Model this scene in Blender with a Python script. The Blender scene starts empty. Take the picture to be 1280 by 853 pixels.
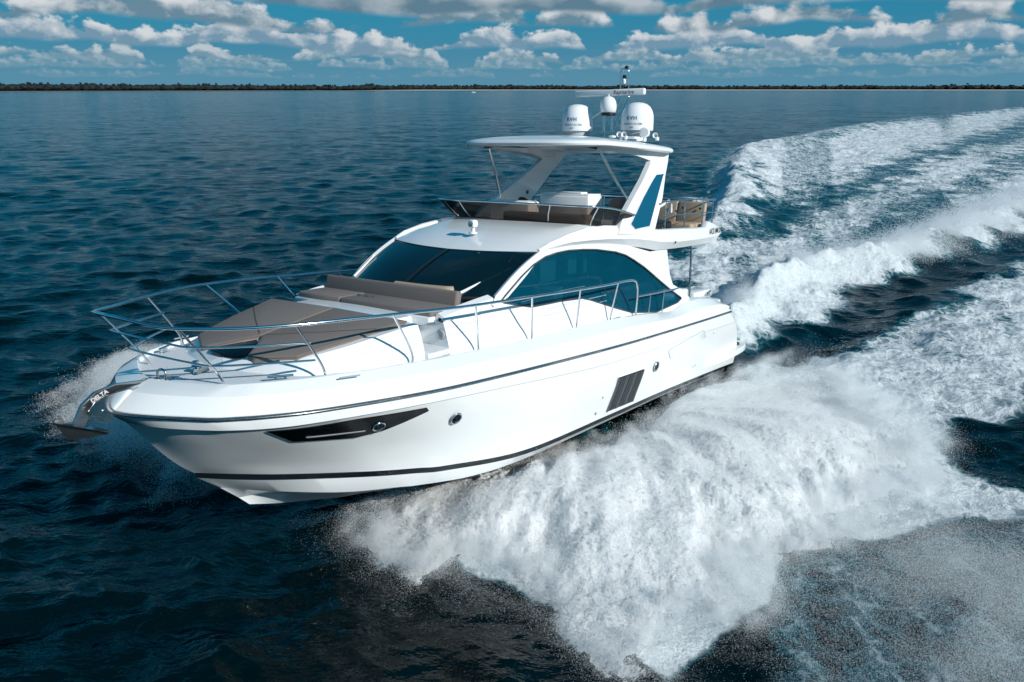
import bpy, bmesh, math, random
import numpy as np
from mathutils import Vector, Matrix, noise as mnoise
from mathutils.geometry import tessellate_polygon

random.seed(7)
RNG = np.random.default_rng(11)
SC = bpy.context.scene
COL = SC.collection
PI = math.pi
rad = math.radians

# ------------------------------------------------------------------ camera
cam_d = bpy.data.cameras.new("camera")
cam = bpy.data.objects.new("camera", cam_d)
COL.objects.link(cam)
cam_d.sensor_width = 36.0
cam_d.lens = 36.0 * 1000.1 / 1280.0
cam_d.clip_start = 0.1
cam_d.clip_end = 60000
CAM_Z = 7.182 + 0.35
cam.location = (0, 0, CAM_Z)
cam.rotation_euler = (rad(90 - 17.535), 0, 0)
SC.camera = cam

# ------------------------------------------------------------------ sun, sky, exposure
SUN_DIR = Vector((0.78, -0.62, 0.55)).normalized()      # towards the sun
SUN_EL = math.asin(SUN_DIR.z)
SUN_AZ = math.atan2(SUN_DIR.x, SUN_DIR.y)               # clockwise from +Y
sun_d = bpy.data.lights.new("sun", 'SUN')
sun_d.energy = 4.6
sun_d.angle = rad(0.5)
sun_d.color = (1.0, 0.965, 0.91)
sun = bpy.data.objects.new("sun", sun_d)
COL.objects.link(sun)
sun.rotation_euler = (-SUN_DIR).to_track_quat('-Z', 'Y').to_euler()
SC.view_settings.view_transform = 'Standard'
SC.view_settings.look = 'None'
SC.view_settings.gamma = 1.0
SC.view_settings.exposure = 0.0
SC.view_settings.use_curve_mapping = False
cy = SC.cycles
cy.use_denoising = True
cy.max_bounces = 8
cy.diffuse_bounces = 3
cy.glossy_bounces = 4
cy.transmission_bounces = 6
cy.transparent_max_bounces = 12
cy.sample_clamp_indirect = 6.0
cy.caustics_reflective = False
cy.caustics_refractive = False


class NG:
    """tiny helper for node graphs"""
    def __init__(s, nt):
        s.nt = nt

    def n(s, typ, **kw):
        nd = s.nt.nodes.new(typ)
        for k, v in kw.items():
            setattr(nd, k, v)
        return nd

    def put(s, sock, v):
        if isinstance(v, bpy.types.NodeSocket):
            s.nt.links.new(v, sock)
        elif v is not None:
            sock.default_value = v

    def m(s, op, a, b=None, c=None, clamp=False):
        nd = s.n('ShaderNodeMath', operation=op, use_clamp=clamp)
        s.put(nd.inputs[0], a)
        if b is not None:
            s.put(nd.inputs[1], b)
        if c is not None:
            s.put(nd.inputs[2], c)
        return nd.outputs[0]

    def vm(s, op, a, b=None, scale=None):
        nd = s.n('ShaderNodeVectorMath', operation=op)
        s.put(nd.inputs[0], a)
        if b is not None:
            s.put(nd.inputs[1], b)
        if scale is not None:
            s.put(nd.inputs['Scale'], scale)
        return nd.outputs[0]

    def ss(s, v, lo, hi, a=0.0, b=1.0):
        nd = s.n('ShaderNodeMapRange', interpolation_type='SMOOTHSTEP')
        s.put(nd.inputs['Value'], v)
        s.put(nd.inputs['From Min'], lo)
        s.put(nd.inputs['From Max'], hi)
        s.put(nd.inputs['To Min'], a)
        s.put(nd.inputs['To Max'], b)
        return nd.outputs[0]

    def noise(s, vec, scale, detail=4.0, rough=0.55, dim='3D', w=None, dist=0.0):
        nd = s.n('ShaderNodeTexNoise', noise_dimensions=dim)
        if vec is not None:
            s.put(nd.inputs['Vector'], vec)
        if w is not None:
            s.put(nd.inputs['W'], w)
        s.put(nd.inputs['Scale'], scale)
        s.put(nd.inputs['Detail'], detail)
        s.put(nd.inputs['Roughness'], rough)
        s.put(nd.inputs['Distortion'], dist)
        return nd.outputs['Fac']

    def xyz(s, x, y, z):
        nd = s.n('ShaderNodeCombineXYZ')
        s.put(nd.inputs[0], x)
        s.put(nd.inputs[1], y)
        s.put(nd.inputs[2], z)
        return nd.outputs[0]

    def sep(s, v):
        nd = s.n('ShaderNodeSeparateXYZ')
        s.put(nd.inputs[0], v)
        return nd.outputs

    def mix(s, f, a, b):
        nd = s.n('ShaderNodeMix', data_type='RGBA')
        s.put(nd.inputs[0], f)
        s.put(nd.inputs[6], a)
        s.put(nd.inputs[7], b)
        return nd.outputs[2]

    def mixf(s, f, a, b):
        nd = s.n('ShaderNodeMix', data_type='FLOAT')
        s.put(nd.inputs[0], f)
        s.put(nd.inputs[2], a)
        s.put(nd.inputs[3], b)
        return nd.outputs[0]


world = bpy.data.worlds.new("World")
SC.world = world
world.use_nodes = True
wt = world.node_tree
wt.nodes.clear()
g = NG(wt)
w_out = g.n('ShaderNodeOutputWorld')
w_bg = g.n('ShaderNodeBackground')
w_bg.inputs['Strength'].default_value = 0.092
wt.links.new(w_bg.outputs[0], w_out.inputs[0])
sky = g.n('ShaderNodeTexSky', sky_type='NISHITA')
sky.sun_disc = False
sky.sun_elevation = SUN_EL
sky.sun_rotation = SUN_AZ
sky.altitude = 0
sky.air_density = 1.0
sky.dust_density = 0.4
sky.ozone_density = 2.5
tcw = g.n('ShaderNodeTexCoord')
dirv = tcw.outputs['Generated']
dx, dy, dz = g.sep(dirv)
SKY_TINT = (0.04, 0.84, 0.95, 1)
skyc = g.n('ShaderNodeMix', data_type='RGBA', blend_type='MULTIPLY')
skyc.inputs[0].default_value = 1.0
wt.links.new(sky.outputs[0], skyc.inputs[6])
skyc.inputs[7].default_value = SKY_TINT
sky_col = skyc.outputs[2]
# cool, darker air low over the sea
az = g.m('MULTIPLY', g.m('ARCTAN2', dx, dy), 57.29578)
el = g.m('MULTIPLY', g.m('ARCSINE', dz), 57.29578)
low = g.ss(el, 0.0, 26.0, 1.0, 0.0)
sky_col = g.mix(g.m('MULTIPLY', low, 0.92), sky_col, (0.20, 2.15, 3.90, 1))
sky_col = g.mix(g.ss(el, 0.0, 7.0, 0.65, 0.0), sky_col, (1.0, 2.75, 4.1, 1))


def cloud_row(col, i, base, hmax, fw, thr, soft, bright, shade, seed, amount=1.0):
    """cumulus of one distance: flat grey base at one elevation, heaped white tops"""
    p = g.xyz(az, el, seed)
    wob = g.noise(g.xyz(az, g.m('MULTIPLY', el, .3), seed + 5.0), fw * .9, 3, 0.5)
    h1 = g.noise(g.xyz(az, 0.0, seed + 3.1), fw, 2.0, 0.5)
    h1 = g.ss(h1, thr, thr + 0.20)                      # where there is a cloud and how tall
    p2 = g.xyz(az, g.m('MULTIPLY', el, 1.5), seed + 9.0)
    puff = g.noise(p2, fw * 4.6, 5.0, 0.52, dist=0.2)
    puff2 = g.noise(p2, fw * 16.0, 5.0, 0.6)
    top = g.m('MULTIPLY', h1, hmax)
    pf = g.m('ADD', g.m('MULTIPLY', g.m('SUBTRACT', puff, 0.5), 2.3 * hmax), g.m('MULTIPLY', g.m('SUBTRACT', puff2, 0.5), 0.45 * hmax))
    bs = g.m('ADD', base, g.m('MULTIPLY', g.m('SUBTRACT', wob, 0.5), 2.0 * hmax))
    rel = g.m('SUBTRACT', el, bs)
    gate = g.ss(h1, 0.02, 0.35)
    dtop = g.m('SUBTRACT', g.m('ADD', top, g.m('MULTIPLY', pf, gate)), rel)
    a = g.m('MULTIPLY', g.ss(dtop, 0.0, soft * hmax), g.ss(rel, -0.10 * hmax, 0.14 * hmax))
    a = g.m('MULTIPLY', a, gate)
    t = g.m('DIVIDE', rel, g.m('ADD', top, 0.12 * hmax), clamp=True)
    # the side towards the sun (right) is brighter: compare the heaps with their neighbours
    pr = g.noise(g.vm('ADD', p2, (0.22 / fw * 0.3, 0.12 / fw * 0.3, 0.0)), fw * 4.6, 5.0, 0.52, dist=0.2)
    lit = g.m('MULTIPLY', g.m('SUBTRACT', puff, pr), 4.0)
    l = g.m('ADD', g.m('ADD', g.ss(t, 0.12, 0.95), lit), g.m('MULTIPLY', g.m('SUBTRACT', puff2, 0.5), 0.5), clamp=True)
    c = g.mix(l, shade, bright)
    return g.mix(g.m('MULTIPLY', a, amount), col, c)


W1 = (7.0, 7.4, 7.7, 1)
G1 = (1.9, 3.3, 4.5, 1)
sky_col = cloud_row(sky_col, 0, 0.70, 0.5, 0.30, 0.34, 0.6, (4.2, 5.2, 5.8, 1), (2.0, 3.5, 4.4, 1), 2.0, 0.55)
sky_col = cloud_row(sky_col, 1, 1.20, 0.7, 0.26, 0.34, 0.45, (5.0, 5.9, 6.4, 1), (2.0, 3.5, 4.4, 1), 11.0, 0.75)
sky_col = cloud_row(sky_col, 2, 1.75, 1.0, 0.16, 0.34, 0.3, (6.2, 6.8, 7.2, 1), (2.0, 3.4, 4.3, 1), 23.0, 0.9)
sky_col = cloud_row(sky_col, 3, 2.5, 1.5, 0.10, 0.34, 0.22, W1, G1, 37.0, 0.97)
sky_col = cloud_row(sky_col, 4, 3.8, 1.9, 0.072, 0.38, 0.3, W1, (1.5, 2.7, 3.6, 1), 51.5, 1.0)
sky_col = cloud_row(sky_col, 5, 4.7, 2.0, 0.034, 0.40, 0.3, (4.8, 5.5, 6.0, 1), (1.2, 2.3, 3.1, 1), 64.0, 1.0)
sky_col = g.mix(g.ss(el, 0.0, 3.4, 0.55, 0.0), sky_col, (1.35, 3.1, 4.3, 1))
# scattered clouds higher up, seen only in reflections
pz = g.m('MAXIMUM', dz, 0.06)
pp = g.xyz(g.m('DIVIDE', dx, pz), g.m('DIVIDE', dy, pz), 4.0)
cn = g.noise(pp, 0.9, 7.0, 0.55)
ca = g.m('MULTIPLY', g.ss(cn, 0.60, 0.75), g.ss(el, 9.0, 16.0))
sky_col = g.mix(g.m('MULTIPLY', ca, 0.12), sky_col, (7.0, 7.2, 7.4, 1))
wt.links.new(sky_col, w_bg.inputs['Color'])
w_map = world.cycles
w_map.sampling_method = 'MANUAL'
w_map.sample_map_resolution = 512


# ------------------------------------------------------------------ materials
def mat(name, color, rough=0.5, metal=0.0, spec=0.5, coat=0.0, bump=None, var=None, **kw):
    m = bpy.data.materials.new(name)
    m.use_nodes = True
    nt = m.node_tree
    b = nt.nodes['Principled BSDF']
    G = NG(nt)
    b.inputs['Base Color'].default_value = (*color, 1)
    b.inputs['Roughness'].default_value = rough
    b.inputs['Metallic'].default_value = metal
    b.inputs['Specular IOR Level'].default_value = spec
    b.inputs['Coat Weight'].default_value = coat
    b.inputs['Coat Roughness'].default_value = 0.05
    tc = G.n('ShaderNodeTexCoord').outputs['Object']
    if var:
        sc_, amt = var
        nz = G.noise(tc, sc_, 5, 0.6)
        k = G.m('ADD', 1.0 - amt, G.m('MULTIPLY', nz, 2 * amt))
        c = G.vm('SCALE', tuple(color), scale=k)
        nt.links.new(c, b.inputs['Base Color'])
        nt.links.new(G.m('ADD', rough * 0.8, G.m('MULTIPLY', nz, rough * 0.4)), b.inputs['Roughness'])
    if bump:
        sc_, st = bump
        bn = G.n('ShaderNodeBump')
        bn.inputs['Strength'].default_value = st
        bn.inputs['Distance'].default_value = 0.01
        nt.links.new(G.noise(tc, sc_, 3, 0.6), bn.inputs['Height'])
        nt.links.new(bn.outputs[0], b.inputs['Normal'])
    return m


M = {}
M['gel'] = mat('white_gelcoat', (0.80, 0.82, 0.83), 0.22, spec=0.5, coat=0.5, var=(0.9, 0.02))
M['gel2'] = mat('white_nonskid', (0.72, 0.74, 0.76), 0.6, bump=(400, 0.5), var=(2.0, 0.04))
M['navy'] = mat('dark_boot_stripe', (0.006, 0.010, 0.014), 0.2, coat=0.4)
M['antifoul'] = mat('black_antifouling', (0.008, 0.010, 0.012), 0.55, var=(4, 0.3))
M['steel'] = mat('polished_steel', (0.70, 0.73, 0.75), 0.12, metal=1.0)
M['steel_dark'] = mat('brushed_steel', (0.42, 0.45, 0.47), 0.28, metal=1.0, var=(30, 0.15))
M['taupe'] = mat('taupe_cushion', (0.19, 0.163, 0.150), 0.85, bump=(260, 0.5), var=(3.0, 0.08))
M['taupe_side'] = mat('taupe_piping', (0.12, 0.098, 0.088), 0.8)
M['tan'] = mat('tan_leatherette', (0.42, 0.31, 0.22), 0.6, bump=(60, 0.3), var=(5, 0.08))
M['black'] = mat('black_plastic', (0.012, 0.014, 0.016), 0.4)
M['rubber'] = mat('grey_rubber', (0.05, 0.06, 0.07), 0.5)
M['white_plastic'] = mat('white_radome', (0.82, 0.83, 0.84), 0.3, spec=0.4)
M['grey'] = mat('grey_paint', (0.36, 0.39, 0.41), 0.45)
M['lightgrey'] = mat('light_grey_paint', (0.50, 0.53, 0.55), 0.45)
M['darkgrey'] = mat('dark_grey_paint', (0.09, 0.10, 0.11), 0.45)
M['teak'] = mat('teak_planking', (0.16, 0.10, 0.07), 0.7, var=(30, 0.2))
M['letter'] = mat('dark_lettering', (0.03, 0.035, 0.04), 0.4)
M['letter_grey'] = mat('grey_lettering', (0.20, 0.22, 0.24), 0.5)
M['letter_blue'] = mat('blue_lettering', (0.02, 0.11, 0.18), 0.4)
M['letter_white'] = mat('white_lettering', (0.6, 0.6, 0.6), 0.5)
M['inlay'] = mat('blue_glass_inlay', (0.006, 0.075, 0.14), 0.08, spec=0.6, coat=0.6)
M['galv'] = mat('galvanised_steel', (0.40, 0.43, 0.45), 0.30, metal=1.0, var=(20, 0.2))
M['interior'] = mat('dark_interior', (0.035, 0.04, 0.045), 0.7)
M['interior_light'] = mat('beige_upholstery', (0.75, 0.70, 0.62), 0.8)


def glass(name, tint, alpha, rough=0.02, base=(0.003, 0.014, 0.02), ior=1.5):
    """tinted glazing: mirror-like face, and a tinted view through"""
    m = bpy.data.materials.new(name)
    m.use_nodes = True
    nt = m.node_tree
    nt.nodes.clear()
    G = NG(nt)
    out = G.n('ShaderNodeOutputMaterial')
    tr = G.n('ShaderNodeBsdfTransparent')
    tr.inputs[0].default_value = (*tint, 1)
    p = G.n('ShaderNodeBsdfPrincipled')
    p.inputs['Base Color'].default_value = (*base, 1)
    p.inputs['IOR'].default_value = ior
    p.inputs['Roughness'].default_value = rough
    p.inputs['Specular IOR Level'].default_value = 0.5
    mx = G.n('ShaderNodeMixShader')
    mx.inputs[0].default_value = alpha
    nt.links.new(tr.outputs[0], mx.inputs[1])
    nt.links.new(p.outputs[0], mx.inputs[2])
    nt.links.new(mx.outputs[0], out.inputs[0])
    return m


M['glass_dark'] = glass('tinted_windscreen', (0.25, 0.42, 0.48), 0.82)
M['glass_teal'] = glass('teal_side_glass', (0.50, 0.82, 0.90), 0.52, base=(.002, .085, .14), ior=1.75)
M['glass_smoke'] = glass('smoked_wind_deflector', (0.34, 0.27, 0.23), 0.35)
M['glass_black'] = mat('black_hull_glass', (0.002, 0.003, 0.004), 0.12, spec=0.2)


# ------------------------------------------------------------------ mesh helpers
def link(name, me, mats, parent=None, smooth=35):
    o = bpy.data.objects.new(name, me)
    if not isinstance(mats, (list, tuple)):
        mats = [mats]
    for m_ in mats:
        me.materials.append(m_)
    if smooth:
        me.polygons.foreach_set('use_smooth', [True] * len(me.polygons))
        me.set_sharp_from_angle(angle=rad(smooth))
    COL.objects.link(o)
    if parent is not None:
        o.parent = parent
    return o


class MB:
    """collects shapes and links them as one mesh object"""
    def __init__(s):
        s.v, s.f, s.mi = [], [], []

    def add(s, vs, fs, mi=0):
        b = len(s.v)
        s.v += [tuple(p) for p in vs]
        s.f += [tuple(i + b for i in q) for q in fs]
        s.mi += [mi] * len(fs) if isinstance(mi, int) else list(mi)
        return s

    def grid(s, rows, closed=False, mi=0, rowmi=None, mirror=False, flip=False):
        n, m_ = len(rows), len(rows[0])
        fs, mm = [], []
        for i in range(n - 1):
            for j in range(m_ if closed else m_ - 1):
                k = (j + 1) % m_
                q = (i * m_ + j, i * m_ + k, (i + 1) * m_ + k, (i + 1) * m_ + j)
                fs.append(q[::-1] if flip else q)
                mm.append(rowmi[i] if rowmi else mi)
        s.add([p for r in rows for p in r], fs, mm)
        if mirror:
            s.grid([[(p[0], -p[1], p[2]) for p in r] for r in rows], closed, mi, rowmi, False, not flip)
        return s

    def box(s, c, d, bev=0.0, rot=None, mi=0, seg=2):
        bm = bmesh.new()
        bmesh.ops.create_cube(bm, size=1.0)
        for v in bm.verts:
            v.co = Vector((v.co.x * d[0], v.co.y * d[1], v.co.z * d[2]))
        if bev > 0:
            bmesh.ops.bevel(bm, geom=list(bm.edges) + list(bm.verts), offset=bev, segments=seg, profile=0.5, affect='EDGES')
        R = rot if rot is not None else Matrix.Identity(3)
        bm.verts.index_update()
        s.add([tuple(R @ v.co + Vector(c)) for v in bm.verts], [[v.index for v in f.verts] for f in bm.faces], mi)
        bm.free()
        return s

    def slab(s, pts, h, bev=0.02, mi=0, up=None, seg=3):
        """a prism below the outline pts (3D), its top edge rounded"""
        bm = bmesh.new()
        upv = Vector(up) if up else Vector((0, 0, 1))
        top = [bm.verts.new(p) for p in pts]
        bot = [bm.verts.new(Vector(p) - upv * h) for p in pts]
        n = len(pts)
        bm.faces.new(top)
        bm.faces.new(bot[::-1])
        for i in range(n):
            bm.faces.new((bot[i], bot[(i + 1) % n], top[(i + 1) % n], top[i]))
        bmesh.ops.recalc_face_normals(bm, faces=bm.faces)
        if bev > 0:
            te = [e for e in bm.edges if e.verts[0] in top and e.verts[1] in top]
            ve = [e for e in bm.edges if (e.verts[0] in top) != (e.verts[1] in top)]
            bmesh.ops.bevel(bm, geom=te + ve, offset=bev, segments=seg, profile=0.5, affect='EDGES')
        bm.verts.index_update()
        s.add([tuple(v.co) for v in bm.verts], [[v.index for v in f.verts] for f in bm.faces], mi)
        bm.free()
        return s

    def tube(s, path, r, n=10, mi=0, closed=False, caps=True, r2=None):
        P = [Vector(p) for p in path]
        N = len(P)
        prev = None
        rings = []
        for i in range(N):
            if closed:
                t = (P[(i + 1) % N] - P[i - 1]).normalized()
            else:
                t = (P[min(i + 1, N - 1)] - P[max(i - 1, 0)]).normalized()
            if prev is None:
                a = Vector((0, 0, 1)) if abs(t.z) < 0.9 else Vector((1, 0, 0))
                prev = (a - t * a.dot(t)).normalized()
            else:
                prev = (prev - t * prev.dot(t)).normalized()
            b = t.cross(prev)
            rr = r if r2 is None else r + (r2 - r) * i / (N - 1)
            rings.append([tuple(P[i] + (prev * math.cos(2 * PI * k / n) + b * math.sin(2 * PI * k / n)) * rr) for k in range(n)])
        if closed:
            rings.append(rings[0])
        base = len(s.v)
        s.grid(rings, closed=True, mi=mi)
        if caps and not closed:
            s.f.append(tuple(base + k for k in range(n))[::-1])
            s.f.append(tuple(base + (N - 1) * n + k for k in range(n)))
            s.mi += [mi, mi]
        return s

    def lathe(s, prof, c, n=28, mi=0, axis=None):
        """prof: (radius, height) pairs; turned about axis through c"""
        R = Matrix.Identity(3)
        if axis is not None:
            R = Vector(axis).normalized().to_track_quat('Z', 'Y').to_matrix()
        rows = []
        for r_, h_ in prof:
            rows.append([tuple(Vector(c) + R @ Vector((r_ * math.cos(2 * PI * k / n), r_ * math.sin(2 * PI * k / n), h_))) for k in range(n)])
        base = len(s.v)
        s.grid(rows, closed=True, mi=mi)
        s.f.append(tuple(base + k for k in range(n))[::-1])
        s.f.append(tuple(base + (len(prof) - 1) * n + k for k in range(n)))
        s.mi += [mi, mi]
        return s

    def panel(s, outer, holes, fn, th, mi=0):
        """flat outline with holes, mapped by fn(a, b) to 3D and given thickness th (a vector)"""
        loops = [outer] + holes
        pl = [[Vector((p[0], p[1], 0)) for p in lp] for lp in loops]
        flat = [p for lp in loops for p in lp]
        tris = tessellate_polygon(pl)
        th = Vector(th)
        A = [Vector(fn(*p)) for p in flat]
        n = len(A)
        vs = [tuple(p + th * 0.5) for p in A] + [tuple(p - th * 0.5) for p in A]
        fs = [tuple(t) for t in tris] + [tuple(i + n for i in t[::-1]) for t in tris]
        o = 0
        for lp in loops:
            m_ = len(lp)
            for i in range(m_):
                a, b = o + i, o + (i + 1) % m_
                fs.append((a, b, b + n, a + n))
            o += m_
        s.add(vs, fs, mi)
        return s

    def build(s, name, mats, parent=None, smooth=35, weld=False, tag_=None):
        me = bpy.data.meshes.new(name)
        me.from_pydata(s.v, [], s.f)
        me.polygons.foreach_set('material_index', s.mi)
        bm = bmesh.new()
        bm.from_mesh(me)
        if weld:
            bmesh.ops.remove_doubles(bm, verts=bm.verts, dist=1e-4)
        bmesh.ops.recalc_face_normals(bm, faces=bm.faces)
        bm.to_mesh(me)
        bm.free()
        o = link(name, me, mats, parent, smooth)
        if tag_:
            o['label'] = tag_
        return o


def cr(points, n=8, closed=False):
    """Catmull-Rom through the points"""
    P = [Vector(p) for p in points]
    N = len(P)
    out = []
    segs = N if closed else N - 1
    for i in range(segs):
        p1, p2 = P[i % N], P[(i + 1) % N]
        p0 = P[(i - 1) % N] if (closed or i > 0) else p1 * 2 - p2
        p3 = P[(i + 2) % N] if (closed or i + 2 < N) else p2 * 2 - p1
        for k in range(n):
            t = k / n
            out.append(0.5 * ((2 * p1) + (p2 - p0) * t + (2 * p0 - 5 * p1 + 4 * p2 - p3) * t * t + (3 * p1 - p0 - 3 * p2 + p3) * t ** 3))
    if not closed:
        out.append(P[-1])
    return [tuple(p) for p in out]


def text_obj(name, body, size, mat_, loc, xdir, ydir, parent, extrude=0.002, bold=0.0, shear=0.0, spacing=1.0):
    """lettering as a flat mesh: xdir reading direction, ydir up"""
    cu = bpy.data.curves.new(name, 'FONT')
    cu.body = body
    cu.size = size
    cu.extrude = extrude
    cu.offset = bold
    cu.shear = shear
    cu.space_character = spacing
    cu.align_x = 'CENTER'
    cu.align_y = 'CENTER'
    tmp = bpy.data.objects.new(name, cu)
    COL.objects.link(tmp)
    dg = bpy.context.evaluated_depsgraph_get()
    me = bpy.data.meshes.new_from_object(tmp.evaluated_get(dg))
    bpy.data.objects.remove(tmp)
    X = Vector(xdir).normalized()
    Y = Vector(ydir)
    Y = (Y - X * Y.dot(X)).normalized()
    Z = X.cross(Y)
    me.transform(Matrix(((X.x, Y.x, Z.x, loc[0]), (X.y, Y.y, Z.y, loc[1]), (X.z, Y.z, Z.z, loc[2]), (0, 0, 0, 1))))
    me.materials.clear()
    return link(name, me, mat_, parent, 0)


def tag(o, label=None, cat=None, group=None, kind=None):
    if label:
        o['label'] = label
    if cat:
        o['category'] = cat
    if group:
        o['group'] = group
    if kind:
        o['kind'] = kind
    return o

# ================================================================== THE YACHT
# boat frame: x forward from the transom, y to port, z up
BOAT = bpy.data.objects.new("motor_yacht", None)
COL.objects.link(BOAT)
_R = Matrix(((-0.57729664, 0.8163775, 0.01601159),
             (-0.81245824, -0.57626117, 0.08851366),
             (0.08148742, 0.03808989, 0.99594626)))
BOAT_T = Vector((3.93818, 22.16954, 0.35))
BOAT.matrix_world = Matrix.Translation(BOAT_T) @ _R.to_4x4()
tag(BOAT, "white flybridge motor yacht planing at speed with spray along its side", "motor yacht")
Y = BOAT


def dens(pts):
    P = np.array(cr(pts, 10))
    return P


class Line:
    def __init__(s, pts):
        s.raw = pts[::-1] if pts[0][0] > pts[-1][0] else pts
        s.P = dens(s.raw)
        s.xs = s.P[:, 0]

    def at(s, x):
        return (float(np.interp(x, s.xs, s.P[:, 1])), float(np.interp(x, s.xs, s.P[:, 2])))

    def sample(s, n, x0=None, x1=None):
        a = s.xs[0] if x0 is None else x0
        b = s.xs[-1] if x1 is None else x1
        t = np.linspace(0, 1, n)
        tt = 1 - (1 - t) ** 1.7
        out = []
        for q in tt:
            x = a + (b - a) * q
            y, z = s.at(x)
            out.append((x, y, z))
        return out


RAILP = [(0.0, 2.40, 1.33), (1.88, 2.43, 1.385), (5.78, 2.5, 1.53), (8.54, 2.5, 1.66), (11.17, 2.44, 1.79), (12.51, 2.29, 1.845), (14.01, 1.94, 1.905), (14.64, 1.62, 1.915), (14.90, 1.42, 1.915), (15.10, 1.255, 1.917), (15.17, 1.175, 1.919), (15.35, .93, 1.93), (15.56, .62, 1.94), (15.74, .28, 1.95), (15.82, 0, 1.96)]
EDGEP = [(-0.05, 2.16, 1.48), (.25, 2.14, 1.62), (.8, 2.14, 1.76), (1.8, 2.15, 1.87), (2.5, 2.16, 1.87), (3.1, 2.18, 1.80), (3.7, 2.18, 1.80), (5.2, 2.2, 1.95), (7.3, 2.22, 2.07), (9.5, 2.21, 2.13), (11.6, 2.12, 2.21), (12.84, 1.96, 2.25), (13.75, 1.74, 2.28), (14.41, 1.44, 2.29), (14.62, 1.27, 2.285), (14.78, 1.14, 2.28), (14.84, 1.065, 2.278), (14.97, .84, 2.27), (15.11, .56, 2.27), (15.21, .26, 2.27), (15.26, 0, 2.27)]
L_E = Line(EDGEP)
L_Rp = Line([(x, y, z + .035) for x, y, z in RAILP])
L_Rm = Line([(x, y, z - .035) for x, y, z in RAILP])
L_K = Line([(-.45, 2.39, .98), (3, 2.455, 1.12), (7, 2.485, 1.26), (10.3, 2.44, 1.52), (12.5, 2.275, 1.67), (14.0, 1.915, 1.73), (14.61, 1.60, 1.735), (15.04, 1.25, 1.75), (15.11, 1.165, 1.752), (15.30, .90, 1.76), (15.48, .60, 1.77), (15.60, .28, 1.777), (15.64, 0, 1.78)])
L_K2 = Line([(x - .01 - .05 * max(0, x - 10) / 5.6, max(0, y - .008 - .05 * max(0, (x - 6) / 9.6)), z - .02 - .015 * max(0, (x - 6) / 9.6)) for x, y, z in L_K.raw])
L_M0 = Line([(-.72, 2.36, .72), (6, 2.445, .95), (9, 2.41, 1.12), (11, 2.30, 1.26), (12.5, 2.05, 1.36), (13.5, 1.76, 1.42), (14.3, 1.41, 1.46), (14.9, .92, 1.48), (15.2, .50, 1.49), (15.385, 0, 1.485)])
L_M1 = Line([(-.95, 2.31, .40), (6, 2.375, .55), (9, 2.325, .68), (11, 2.14, .83), (12.5, 1.76, .97), (13.5, 1.40, 1.06), (14.3, .93, 1.12), (14.8, .50, 1.14), (15.08, 0, 1.12)])
L_M2 = Line([(-1.05, 2.27, .05), (6, 2.305, .24), (9, 2.25, .36), (11, 2.02, .50), (12.5, 1.58, .68), (13.5, 1.12, .80), (14.3, .62, .90), (14.62, .32, .90), (14.86, 0, .90)])
STR = [(-1.06, 2.19, -.43), (-.06, 2.21, -.36), (3.73, 2.235, -.17), (6.48, 2.24, -.085), (9.45, 2.16, -.01), (11.29, 1.86, .185), (11.89, 1.68, .275), (12.59, 1.40, .375), (13.69, .79, .53), (14.25, .38, .61), (14.64, 0, .67)]
L_Sm = Line(STR)
L_Sp = Line([(x + (.05 if y < .01 else 0), y + (.02 if y > .01 else 0), z + .095) for x, y, z in STR])
CH = [(-1.06, 2.10, -.50), (1.2, 2.12, -.38), (3.5, 2.14, -.27), (6.29, 2.15, -.19), (9.31, 2.07, -.15), (10.7, 1.89, -.10), (11.76, 1.59, .005), (12.06, 1.47, .045), (12.67, 1.17, .10), (13.17, .89, .18), (13.74, .48, .29), (14.1, .18, .37), (14.28, 0, .40)]
L_C = Line(CH)
L_C2 = Line([(x, max(0, y - .09 * min(1, y)), z - .005 - .02 * min(1, y)) for x, y, z in CH])
L_B = Line([(-1.06, 1.1, -.73), (6, 1.1, -.55), (9.3, 1.06, -.50), (10.7, .98, -.41), (12, .72, -.25), (13, .36, -.03), (13.7, .10, .12), (13.98, 0, .14)])
L_KL = Line([(-1.06, 0, -.97), (6, 0, -.92), (10, 0, -.80), (11.57, 0, -.63), (12.57, 0, -.39), (13.3, 0, -.19), (13.8, 0, -.03)])


NS = 90


def from_pts(P):
    L = Line.__new__(Line)
    L.P = np.array(P)
    L.xs = L.P[:, 0]
    L.raw = P
    return L


_base = [L.sample(NS) for L in (L_K, L_K2, L_M0, L_M1, L_M2, L_Sp, L_Sm)]
SIDE_L = [L_K2]
for _i in range(1, 5):
    for _t in (0, 1, 2, 3):
        _q = _t / 4
        if _i == 1 and _t == 0:
            continue
        _pts = []
        for _k in range(NS):
            p0, p1, p2, p3 = (Vector(_base[max(_i - 1, 1)][_k]), Vector(_base[_i][_k]), Vector(_base[_i + 1][_k]), Vector(_base[min(_i + 2, 5)][_k]))
            _v = 0.5 * ((2 * p1) + (p2 - p0) * _q + (2 * p0 - 5 * p1 + 4 * p2 - p3) * _q * _q + (3 * p1 - p0 - 3 * p2 + p3) * _q ** 3)
            _pts.append((_v.x, max(0.0, _v.y), _v.z))
        SIDE_L.append(from_pts(_pts))
SIDE_L.append(L_Sp)


def hull_y(x, z):
    zs, ys = [], []
    for L in [L_C, L_Sm] + SIDE_L[::-1] + [L_K, L_Rm]:
        y, zz = L.at(x)
        zs.append(zz)
        ys.append(y)
    return float(np.interp(z, zs, ys))


def hull_n(x, z):
    e = .03
    dx_ = (hull_y(x + e, z) - hull_y(x - e, z)) / (2 * e)
    dz_ = (hull_y(x, z + e) - hull_y(x, z - e)) / (2 * e)
    return Vector((-dx_, 1, -dz_)).normalized()


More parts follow.
